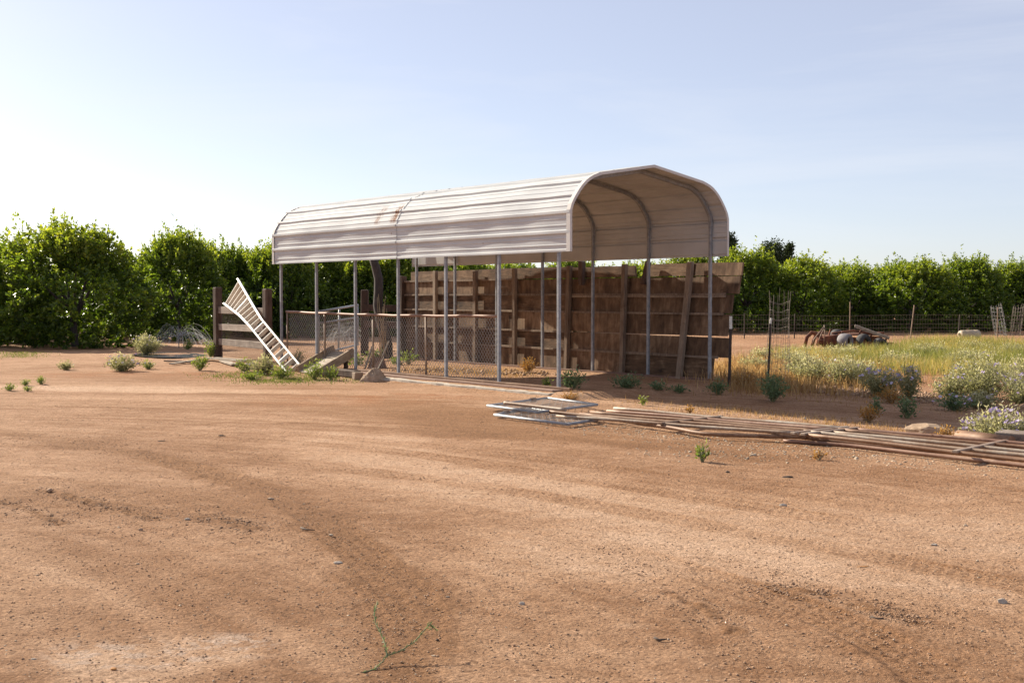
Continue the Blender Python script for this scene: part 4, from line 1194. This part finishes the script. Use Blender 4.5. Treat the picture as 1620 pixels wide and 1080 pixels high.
# ------------------------------------------------------------------ weeds, shrubs, grass
def bush(name, label, cat, u, v, hpx, wpx, style, seed, group, flowers=0, base=None):
    b = hit(u, v) if base is None else base
    b = Vector((b.x, b.y, gz(b)))
    k_ = b.y/F_PX; h = hpx*k_; w = wpx*k_
    if name == 'silver_shrub': h *= 1.12; w *= 1.15
    rg = np.random.default_rng(seed)
    t = thing(name, b, 0, label, cat, group)
    ll, lw, mat, up, cov = {'shade': (.050, .36, 'shade_leaf', .55, 6.5), 'green': (.055, .34, 'green_leaf', .6, 4.2), 'dark': (.055, .42, 'dark_leaf', .5, 4.5),
        'dry': (.035, .5, 'dry_leaf', .6, 3.6), 'broad': (.08, .7, 'green_leaf', .5, 3.2), 'tall': (.06, .28, 'green_leaf', 1.0, 3.6)}[style]
    ll = min(ll, .32*max(h, w*.5))
    ns = int(max(6, 10+w*34))
    a = rg.uniform(0, 6.283, ns); e = np.sqrt(rg.random(ns))
    lump = 1 + .25*np.sin(a*3+seed)
    tips = np.stack([np.cos(a)*e*w*.5*lump, np.sin(a)*e*w*.5*lump, h*(1-.55*e**2)*rg.uniform(.72, 1.05, ns)], 1)
    mids = tips*np.array([.5, .5, .42]) + rg.normal(size=(ns, 3))*.02*w
    mb = MB(); bv = np.array(b)
    for i in range(ns):
        mb.tube([bv + np.array([0,0,-.02]), bv+mids[i], bv+tips[i]], [.0055, .0042, .002], 3, cap=False)
    mb.build('stems', M['drystem'] if style == 'dry' else M['stem'], t)
    nl_ = int(min(6000, cov*h*w/(ll*ll*lw*1.2)))
    i = rg.integers(0, ns, nl_); q = rg.uniform(.15, 1, nl_)**.75
    P = np.where((q < .5)[:, None], mids[i]*(q*2)[:, None], mids[i] + (tips[i]-mids[i])*(q*2-1)[:, None])
    spread = .06*w + .012
    P = P + rg.normal(size=(nl_, 3))*np.array([spread, spread, spread*.6])
    P[:, 2] = np.maximum(P[:, 2], .01)
    D = norm(rg.normal(size=(nl_, 3))*np.array([1, 1, .7]) + np.array([0, 0, up]) + norm(P+1e-6)*.5)
    Lh = ll*rg.uniform(.6, 1.25, nl_)
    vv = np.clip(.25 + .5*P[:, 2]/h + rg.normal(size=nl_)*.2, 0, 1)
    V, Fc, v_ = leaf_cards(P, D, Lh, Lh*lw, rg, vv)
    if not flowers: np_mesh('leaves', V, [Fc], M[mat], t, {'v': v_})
    if flowers:
        mf = []; fvs = []; cnt = 0; Vs = []; Fs = []; vals = []
        for j in range(flowers):
            c = tips[rg.integers(0, ns)]*rg.uniform(.9, 1.04) + rg.normal(size=3)*np.array([.05*w, .05*w, .012]); c[2] = max(c[2], h*.35)
            nrm_ = norm(np.array([rg.normal()*.5, -.35+rg.normal()*.5, .8])); x_ = norm(np.cross(nrm_, [.3, .9, .1])); y_ = np.cross(nrm_, x_)
            fr = rg.uniform(.018, .032); val = rg.random()
            for p5 in range(5):
                w0 = p5*1.2566
                dirp = x_*math.cos(w0)+y_*math.sin(w0); sdp = -x_*math.sin(w0)+y_*math.cos(w0)
                Vs += [c, c+dirp*fr*.6+sdp*fr*.42, c+dirp*fr+nrm_*fr*.12, c+dirp*fr*.6-sdp*fr*.42]; Fs.append([cnt, cnt+1, cnt+2, cnt+3]); vals.append(val); cnt += 4
        nV = len(V); fo = np_mesh('foliage', np.concatenate([V, np.array(Vs)]), [Fc, np.array(Fs)+nV], M[mat], t, {'v': np.concatenate([v_, np.array(vals)])})
        fo.data.materials.append(M['petal'])
        fo.data.polygons.foreach_set('material_index', np.concatenate([np.zeros(len(Fc), np.int32), np.ones(len(Fs), np.int32)]))
    return t

GW = 'weeds scattered over the dirt'
GS = 'silvery flowering shrubs of the field'
BUSH = [
 ('flowering_weed','largest grey green weed on the dirt left of the puddle, pale flowers','weed',193,587,30,54,'shade',1,GW,25),
 ('small_weed','small yellow green weed just right of the largest left weed','weed',235,584,15,22,'green',2,GW,4),
 ('small_weed','small pale weed below the big dark citrus tree','weed',105,585,16,24,'shade',3,GW,0),
 ('small_weed','green weed left of the fence post plank pile','weed',317,586,28,28,'green',4,GW,0),
 ('low_weed','lowest left weed near the photo edge','weed',15,618,12,18,'green',5,GW,0),
 ('low_weed','upper of two touching low weeds at far left','weed',40,610,10,17,'green',6,GW,0),
 ('low_weed','lower of two touching low weeds at far left','weed',44,619,9,16,'green',7,GW,0),
 ('low_weed','bright low weed right of the two touching ones','weed',64,608,12,18,'green',8,GW,0),
 ('bushy_weed','pale bushy weed beside the puddle under the sprinkler spray','weed',230,561,34,52,'shade',9,GW,20),
 ('bushy_weed','weed at the left foot of the wooden fence post','weed',333,566,30,24,'green',10,GW,0),
 ('bushy_weed','small weed right of the sprinkler riser','weed',297,553,18,18,'green',31,GW,0),
 ('leafy_weed','green weed left of the ladder foot, nearest the planks','weed',388,588,22,34,'green',11,GW,0),
 ('leafy_weed','tall green weed in the middle of the ladder patch','weed',415,592,34,46,'shade',12,GW,18),
 ('leafy_weed','bright green weed touching the ladder foot','weed',444,599,26,36,'green',13,GW,0),
 ('leafy_weed','low weed at the front of the ladder patch','weed',402,600,15,40,'green',14,GW,0),
 ('leafy_weed','weed behind the ladder foot by the chain link','weed',470,577,22,26,'green',15,GW,0),
 ('leafy_weed','weed growing in the mouth of the wooden chute','weed',497,600,34,30,'tall',16,GW,0),
 ('leafy_weed','thin weed right of the wooden chute','weed',524,601,24,24,'tall',17,GW,0),
 ('broad_weed','bright broad leaved weed under the chute end','weed',566,577,16,40,'broad',18,GW,0),
 ('broad_weed','bright broad leaved weed right of the rusty tray','weed',632,577,14,34,'broad',19,GW,0),
 ('broad_weed','rounded bright weed at the left foot of the board wall','weed',646,576,24,26,'broad',20,GW,0),
 ('broad_weed','bright weed behind the rusty tray handles','weed',600,566,18,44,'broad',32,GW,0),
 ('small_weed','tiny weed inside the open bay of the carport','weed',864,612,16,16,'green',21,GW,0),
 ('bushy_weed','grey green bush beside the nearest front carport post','weed',906,615,36,42,'dark',22,GW,0),
 ('bushy_weed','wide low shaded weed under the board wall','weed',994,613,24,56,'dark',23,GW,0),
 ('small_weed','dark weed low under the wall, left of its last studs','weed',1040,616,14,34,'dark',24,GW,0),
 ('small_weed','shaded weed below the last wall stud','weed',1073,621,12,34,'dark',25,GW,0),
 ('bushy_weed','shaded bush by the dark steel post','weed',1136,624,26,34,'dark',26,GW,0),
 ('bushy_weed','dark blue green bush at the foot of the tall wire cage','weed',1222,635,56,48,'dark',27,GW,0),
 ('small_weed','small pale weed standing behind the chain link gates','weed',1016,640,14,14,'green',28,GW,0),
 ('small_weed','upright bright green weed alone in front of the pipes','weed',1111,730,38,18,'tall',29,GW,0),
 ('bushy_weed','blue green weed in the shadow band behind the pipes','weed',1436,662,38,34,'dark',30,GW,0),
 ('bushy_weed','shaded weed left of the blue green one','weed',1386,654,26,24,'dark',33,GW,0),
 ('dry_weed','dry brown weed standing in the shadow band','weed',1372,668,34,36,'dry',34,GW,0),
 ('dry_weed','orange dried weed sticking up through the right pipe panel','weed',1491,703,36,38,'dry',35,GW,0),
 ('dry_weed','small orange dried weed before the pipes','weed',1296,726,18,20,'dry',36,GW,0),
 ('dry_weed','tiny dry tuft behind the left pipe panel','weed',1090,655,18,14,'dry',37,GW,0),
 ('dry_weed','orange dry tuft at the foot of the nearest carport post','weed',905,627,14,34,'dry',38,GW,0),
 ('dry_weed','sunlit orange dry bush against the board wall','weed',836,589,26,34,'dry',39,GW,0),
 ('silver_shrub','biggest rounded silvery shrub at the right of the field','shrub',1560,633,72,112,'shade',40,GS,40),
 ('silver_shrub','purple flowered shrub nearest the camera at the right edge','shrub',1580,693,44,120,'shade',41,GS,110),
 ('silver_shrub','purple flowered shrub in the middle of the field edge','shrub',1392,628,50,62,'shade',42,GS,60),
 ('silver_shrub','narrow purple flowered shrub right of the middle one','shrub',1438,632,52,40,'shade',43,GS,34),
 ('silver_shrub','purple flowered shrub at the right edge behind the nearest one','shrub',1612,640,50,60,'shade',44,GS,50),
 ('silver_shrub','grey shrub with few flowers right of the wire cage','shrub',1285,606,44,66,'shade',45,GS,6),
 ('silver_shrub','grey shrub left of the purple middle shrub','shrub',1335,610,48,70,'shade',46,GS,8),
 ('silver_shrub','low grey shrub before the big rounded one','shrub',1502,630,38,50,'shade',47,GS,14),
 ('silver_shrub','small shrub with violet flowers on the shadow edge','shrub',1512,650,28,50,'dark',48,GS,16),
 ('silver_shrub','white flowered patch shrub behind the wire cage','shrub',1258,580,26,60,'shade',49,GS,0),
 ('silver_shrub','pale shrub in the grass before the rusted implement','shrub',1330,572,24,70,'shade',50,GS,0),
 ('silver_shrub','pale shrub in the grass left of the plastic barrel','shrub',1470,566,24,60,'shade',51,GS,0),
 ('silver_shrub','pale shrub at the field back near the right edge','shrub',1600,566,22,50,'shade',52,GS,0),
 ('silver_shrub','pale weedy clump right behind the orange grass by the steel post','shrub',1190,588,24,54,'shade',53,GS,0),
 ('silver_shrub','pale clump hugging the left side of the wire cage','shrub',1205,572,20,44,'shade',54,GS,0),
 ('silver_shrub','dense grey shrub directly right of the wire cage foot','shrub',1262,600,40,44,'shade',55,GS,5),
 ('silver_shrub','grey shrub between the two grey shrubs and the purple middle one','shrub',1365,608,42,44,'shade',56,GS,8),
 ('silver_shrub','straggly brownish shrub under the middle purple shrub','shrub',1412,638,26,44,'dry',57,GS,0),
 ('silver_shrub','pale shrub in the middle of the yellow grass','shrub',1420,580,24,60,'shade',58,GS,0),
 ('silver_shrub','pale low shrub in the grass behind the big rounded one','shrub',1525,580,26,70,'shade',59,GS,0),
 ('silver_shrub','pale shrub left of the implement hitch','shrub',1266,566,16,60,'shade',60,GS,0),
 ('silver_shrub','pale flowering clump touching the right side of the big rounded shrub','shrub',1606,612,44,60,'shade',61,GS,18),
 ('silver_shrub','low grey clump in front of the big rounded shrub','shrub',1548,646,24,60,'shade',62,GS,10),
 ('silver_shrub','pale clump in the grass before the barrel','shrub',1545,556,16,56,'shade',63,GS,0),
 ('dry_weed','orange dry clump on the sunlit dirt left of the grey shrubs','weed',1236,612,22,44,'dry',64,GW,0),
 ('dry_weed','orange dry clump right of the steel post','weed',1176,612,30,40,'dry',65,GW,0),
]
for (nm, lab, cat, u, v, h, w, st, sd2, gr, fl) in BUSH: bush(nm, lab, cat, u, v, h, w, st, sd2, gr, fl)

# uprooted stem in the foreground
b = hit(574, 1063); fs_ = thing('fallen_weed', b, 0, 'thin forked green weed stem leaning over in the foreground dirt', 'weed')
def fp(u, v, dz, dy=0): 
    p = at(u, v, b.y+dy); return p
paths = [[(574,1063,0),(592,1058,.05),(606,1045,.10),(612,1036,.13)], [(612,1036,.13),(610,1020,.18),(602,1000,.24),(594,985,.30),(592,970,.34),(597,950,.40)], [(612,1036,.13),(632,1030,.16),(655,1015,.20),(668,1000,.24),(680,986,.28),(690,996,.28)]]
mb = MB(); LP = []; LD = []
for P in paths:
    Q_ = [at(u, v, b.y+dy) for u, v, dy in P]
    mb.tube(Q_, [.0036-.0022*i/len(Q_) for i in range(len(Q_))], 5)
    for a, c_ in zip(Q_[:-1], Q_[1:]):
        for q in range(13):
            LP.append(a.lerp(c_, rnd.random())); LD.append(((c_-a).normalized()*.8 + Vector((rnd.gauss(0,.5), rnd.gauss(0,.5), rnd.gauss(0,.5)))).normalized())
mb.build('stem', M['stem'], fs_)
LPn = np.array([list(p) for p in LP]) - np.array(b); LDn = np.array([list(p) for p in LD]); rg = np.random.default_rng(5)
V, Fc, v_ = leaf_cards(LPn, LDn, rg.uniform(.010, .030, len(LPn)), rg.uniform(.003, .007, len(LPn)), rg, rg.random(len(LPn)))
np_mesh('leaves', V, [Fc], M['dark_leaf'], fs_, {'v': v_})

def grass(name, pts, h0, h1, wd, mat, seed, vfun=None):
    rg = np.random.default_rng(seed); n = len(pts)
    x, y = pts[:, 0], pts[:, 1]
    a_, b_, c_ = rough_ground(x, y); z = G(x, y) + a_*.022 + b_*.012*.7 - .02
    B = np.stack([x, y, z], 1)
    h = rg.uniform(h0, h1, n); az = rg.uniform(0, 6.283, n); ln = rg.uniform(.05, .55, n)*h
    side = np.stack([np.cos(az), np.sin(az), 0*az], 1)*(wd*rg.uniform(.6, 1.3, n)*.5)[:, None]
    az2 = rg.uniform(0, 6.283, n); lean = np.stack([np.cos(az2)*ln, np.sin(az2)*ln, 0*ln], 1)
    mid = B + lean*.35 + np.array([0, 0, 1])*(h*.55)[:, None]
    tip = B + lean + np.array([0, 0, 1])*(h*rg.uniform(.85, 1, n))[:, None]
    V = np.stack([B-side, B+side, mid+side*.75, mid-side*.75, tip], 1).reshape(-1, 3)
    i = np.arange(n)*5
    v = rg.random(n) if vfun is None else np.clip(vfun(x, y) + rg.normal(size=n)*.14, 0, 1)
    o = np_mesh(name, V, [np.stack([i, i+1, i+2, i+3], 1), np.stack([i+3, i+2, i+4], 1)], M[mat], None, {'v': np.concatenate([v, v])})
    return o
def scatter(poly, n, seed, clump=.5, sc=.7, soft=.3):
    """uniform points inside the ground quad whose corners were surveyed, thinned into clumps"""
    rg = np.random.default_rng(seed); P = np.array([[*hit(*c)[:2]] for c in poly])
    lo, hi = P.min(0), P.max(0); out = np.zeros((0, 2)); 
    while len(out) < n:
        q = rg.uniform(lo, hi, (n*2, 2)); ins = np.zeros(len(q), bool); j = len(P)-1
        for i in range(len(P)):
            c = ((P[i,1] > q[:,1]) != (P[j,1] > q[:,1])) & (q[:,0] < (P[j,0]-P[i,0])*(q[:,1]-P[i,1])/(P[j,1]-P[i,1]+1e-12)+P[i,0])
            ins ^= c; j = i
        q = q[ins]; k_ = fbm(q[:,0]*sc, q[:,1]*sc, seed+40, 3)
        q = q[k_ > clump*rg.uniform(.75, 1.1, len(q))]; out = np.concatenate([out, q])
    return out[:n] + rg.normal(size=(n, 2))*soft
o = grass('field_grass', scatter([(1235,561),(1290,563),(1420,558),(1455,543),(1900,541),(1900,600),(1480,598),(1350,588),(1240,572)], 50000, 3, .56, .9, .45), .12, .46, .012, 'grass', 4, lambda x, y: -.20 + 1.2*fbm(x*.55, y*.55, 77, 3)); tag(o, 'tall yellow green grass filling the right hand field', 'grass', kind='stuff')
o = grass('dry_grass', scatter([(1150,574),(1260,566),(1420,596),(1440,614),(1300,622),(1158,624)], 13000, 5, .52, 1.1, .4), .12, .34, .011, 'drygrass', 6); tag(o, 'orange dry grass right of the board wall and shadow edge', 'dry grass', kind='stuff')
o = grass('dry_litter', np.concatenate([scatter([(895,622),(1140,640),(1400,672),(1620,690),(1620,706),(1300,676),(1000,642),(890,630)], 2600, 7, .55, 1.5, .2), scatter([(880,612),(1150,612),(1200,640),(1620,660),(1620,640),(1200,612)], 2500, 9, .58, 1.5), scatter([(640,578),(830,585),(850,600),(650,590)], 3000, 12, .45, 2)]), .03, .10, .007, 'drygrass', 8); tag(o, 'thin dry grass stubble along the pipes and the board wall', 'dry grass', kind='stuff')
o = grass('creeping_green', np.concatenate([scatter([(345,594),(420,588),(520,598),(560,603),(500,606),(390,603)], 4500, 10, .52, 1.4, .35), scatter([(0,556),(60,558),(50,566),(0,566)], 1500, 11, .4, 1.2)]), .015, .08, .014, 'grass', 13, lambda x, y: .05+0*x); tag(o, 'low creeping green weeds around the ladder foot', 'ground cover', kind='stuff')

# ------------------------------------------------------------------ clods, gravel, litter and individual stones
def clods(name, pts, r0, r1, mat, seed, flat=.6, label=None):
    rg = np.random.default_rng(seed); n = len(pts)
    base = np.array([[1,0,0],[-1,0,0],[0,1,0],[0,-1,0],[0,0,1],[0,0,-1]], float)
    F8 = np.array([[0,2,4],[2,1,4],[1,3,4],[3,0,4],[2,0,5],[1,2,5],[3,1,5],[0,3,5]])
    x, y = pts[:,0], pts[:,1]; a_, b_, c_ = rough_ground(x, y); z = G(x, y)+a_*.022+b_*.012*.7
    r = r0 + (r1-r0)*rg.random(n)**2.2
    az = rg.uniform(0, 6.283, n); c, s = np.cos(az), np.sin(az)
    B = base[None]*(1+rg.normal(size=(n, 6, 1))*.22)*np.stack([np.ones(n), rg.uniform(.6, 1, n), flat*rg.uniform(.6, 1.2, n)], 1)[:, None, :]*r[:, None, None] + rg.normal(size=(n, 6, 3))*.12*r[:, None, None]
    Xr = B[..., 0]*c[:, None]-B[..., 1]*s[:, None]; Yr = B[..., 0]*s[:, None]+B[..., 1]*c[:, None]
    V = np.stack([Xr + x[:, None], Yr + y[:, None], B[..., 2] + (z + r*flat*.3)[:, None]], -1).reshape(-1, 3)
    Fc = (F8[None] + (np.arange(n)*6)[:, None, None]).reshape(-1, 3)
    o = np_mesh(name, V, [Fc], M[mat], None, None, smooth=False); tag(o, label, 'gravel', kind='stuff'); return o
rg = np.random.default_rng(99)
def yard(n, seed, near_bias=1.0):
    rg = np.random.default_rng(seed)
    yy = 3.4*np.exp(rg.random(n)*math.log(24/3.4)); a = rg.uniform(-.52, .52, n)
    return np.stack([yy*a, yy], 1)
def keep_off(p):
    s = (p[:,0]-PX0)*DX+(p[:,1]-PY0)*DY; u = (p[:,0]-PX0)*QX+(p[:,1]-PY0)*QY
    return p[~((u > -.5) & (s > -.5))]
def around(line, n, w, seed):
    rg = np.random.default_rng(seed); seg = np.hypot(*np.diff(line, axis=0).T); cum = np.concatenate([[0], np.cumsum(seg)])
    l = rg.random(n)*cum[-1]; i = np.clip(np.searchsorted(cum, l)-1, 0, len(seg)-1); t = (l-cum[i])/seg[i]
    return line[i]*(1-t)[:, None]+line[i+1]*t[:, None]+rg.normal(size=(n, 2))*w
cp_ = np.concatenate([keep_off(yard(42000, 1)), around(BAND, 2200, .28, 2), around(BAND2, 1200, .3, 3)] + [around(P, 500, .09, 4+i) for i, P in enumerate(MUD)] + [around(P, 450, .16, 54+i) for i, P in enumerate(TRK)])
clods('dirt_crumbs', cp_, .0025, .0095, 'clod', 5, .55, 'loose crumbs of dirt scattered over the yard')
clods('pale_specks', keep_off(yard(2500, 21)), .003, .009, 'chip', 24, .5, 'tiny pale specks and pebbles on the bare dirt')
clods('pale_litter', np.concatenate([around(pxline([(900,668),(1060,690),(1200,705),(1400,725),(1600,742)]), 1700, .32, 22), around(pxline([(1050,715),(1200,722)]), 300, .3, 25)]), .005, .022, 'chip', 23, .35, 'pale chips and leaf litter along the pipes and yard')
clods('field_clods', np.concatenate([around(pxline([(1240,606),(1400,622),(1500,634),(1640,648)]), 2600, .45, 31), around(pxline([(650,585),(760,588),(840,592)]), 700, .3, 33)]), .012, .055, 'clod', 32, .7, 'broken dirt clods at the edge of the field')

clods('mud_crumbs', np.concatenate([around(P, 240, .085, 154+i) for i, P in enumerate(MUD[:5])] + [around(pxline([(300,805),(420,850)]), 120, .15, 170)]), .003, .016, 'mudclod', 40, .55, 'dark broken mud crumbs pressed up along the old ruts')
DEB = [
 ('stone','tan flat stone left of the photo centre on the smooth dirt','stone',428,789,.055,.03,.018,'rock'),
 ('stone','small grey stone above the muddy ridge at left','stone',296,822,.035,.03,.02,'greyrock'),
 ('stone','dark lump of dirt below the muddy ridge at left','stone',223,839,.03,.03,.022,'clod'),
 ('stone','grey white stone inside the dark curved band','stone',535,891,.05,.03,.02,'greyrock'),
 ('stone','orange brown stone at the bottom left by the pale crust','stone',180,1058,.024,.018,.016,'orangechip'),
 ('stone','pale chip just above the grey white stone of the band','stone',524,846,.03,.02,.012,'chip'),
 ('stone','grey scrap of two flakes on the right dirt','stone',1478,862,.04,.03,.014,'greyrock'),
 ('stone','shiny grey white stone at the lower right','stone',1586,954,.05,.035,.03,'greyrock'),
 ('stone','stone in the middle right below the pipes','stone',1239,800,.05,.035,.025,'greyrock'),
 ('stone','dark green grey pebble in the lower middle','stone',826,956,.03,.022,.018,'greyrock'),
 ('stone','white pebble right of the lower middle','stone',1244,990,.016,.013,.01,'chip'),
 ('stone','small pale chip near the foreground weed','stone',708,945,.022,.01,.008,'chip'),
 ('stone','pale sliver beside the foreground weed','stone',686,1037,.022,.008,.006,'chip'),
 ('stone','dark pebble right of the foreground weed tip','stone',692,1013,.014,.012,.01,'darkchip'),
 ('stone','white chip at the far lower left edge','stone',125,1005,.016,.01,.008,'chip'),
 ('stone','grey chip at the lower left edge','stone',54,1042,.026,.012,.008,'greyrock'),
 ('stone','pale pebble on the left dirt above the crust','stone',218,891,.018,.012,.008,'chip'),
 ('stone','round dark clod at the end of the muddy ridge','stone',78,777,.04,.04,.03,'clod'),
 ('stone','dark scrap on the upper left dirt','stone',350,689,.09,.03,.02,'darkchip'),
 ('stone','dark flat scrap left of the upper left one','stone',256,697,.08,.03,.012,'darkchip'),
 ('stone','dark scrap in the right middle distance','stone',1247,755,.09,.035,.018,'darkchip'),
 ('stone','dark pebble below the upright green weed','stone',1151,747,.035,.028,.022,'darkchip'),
 ('stone','white scrap right of the upright green weed','stone',1191,720,.07,.035,.025,'chip'),
 ('stone','orange leaf scrap on the right dirt','stone',1365,896,.07,.018,.006,'orangechip'),
 ('stone','pale stone in the right dirt under the pipes','stone',1527,831,.03,.018,.012,'chip'),
 ('stone','pale pebble above the shiny stone','stone',1546,888,.016,.014,.012,'chip'),
 ('stone','dark clod beside the grey flakes','stone',1523,869,.03,.02,.012,'clod'),
 ('stone','white lump lying in the shadow band','stone',1273,664,.06,.05,.04,'greyrock'),
]
for i, (nm, lab, cat, u, v, sx, sy, sz, mt) in enumerate(DEB):
    p = hit(u, v); p.z = gz(p); rock_obj(nm, lab, cat, p, sx*.62, sy*.62, sz*.6, 200+i, mt, 'stones and scraps on the dirt', sub=2, sharp=.5, sink=.35).rotation_euler = (0, 0, rnd.uniform(-.5,.5))
# twigs
for i, (u0, v0, u1, v1, lab) in enumerate(((476,834,498,838,'thin dark curved twig in the middle left dirt'), (1378,975,1398,977,'short brown twig at the lower right'), (1035,1008,1055,1010,'tiny twig at the lower middle right'))):
    A_, B_ = hit(u0, v0, .012), hit(u1, v1, .012); t = thing('twig', (A_+B_)/2, 0, lab, 'twig', 'twigs on the dirt'); mb = MB(); mb.tube([A_, A_.lerp(B_, .4)+Vector((0,-.02,-.003)), B_], [.007,.006,.003], 6); mb.build('stick', M['darkchip'], t)
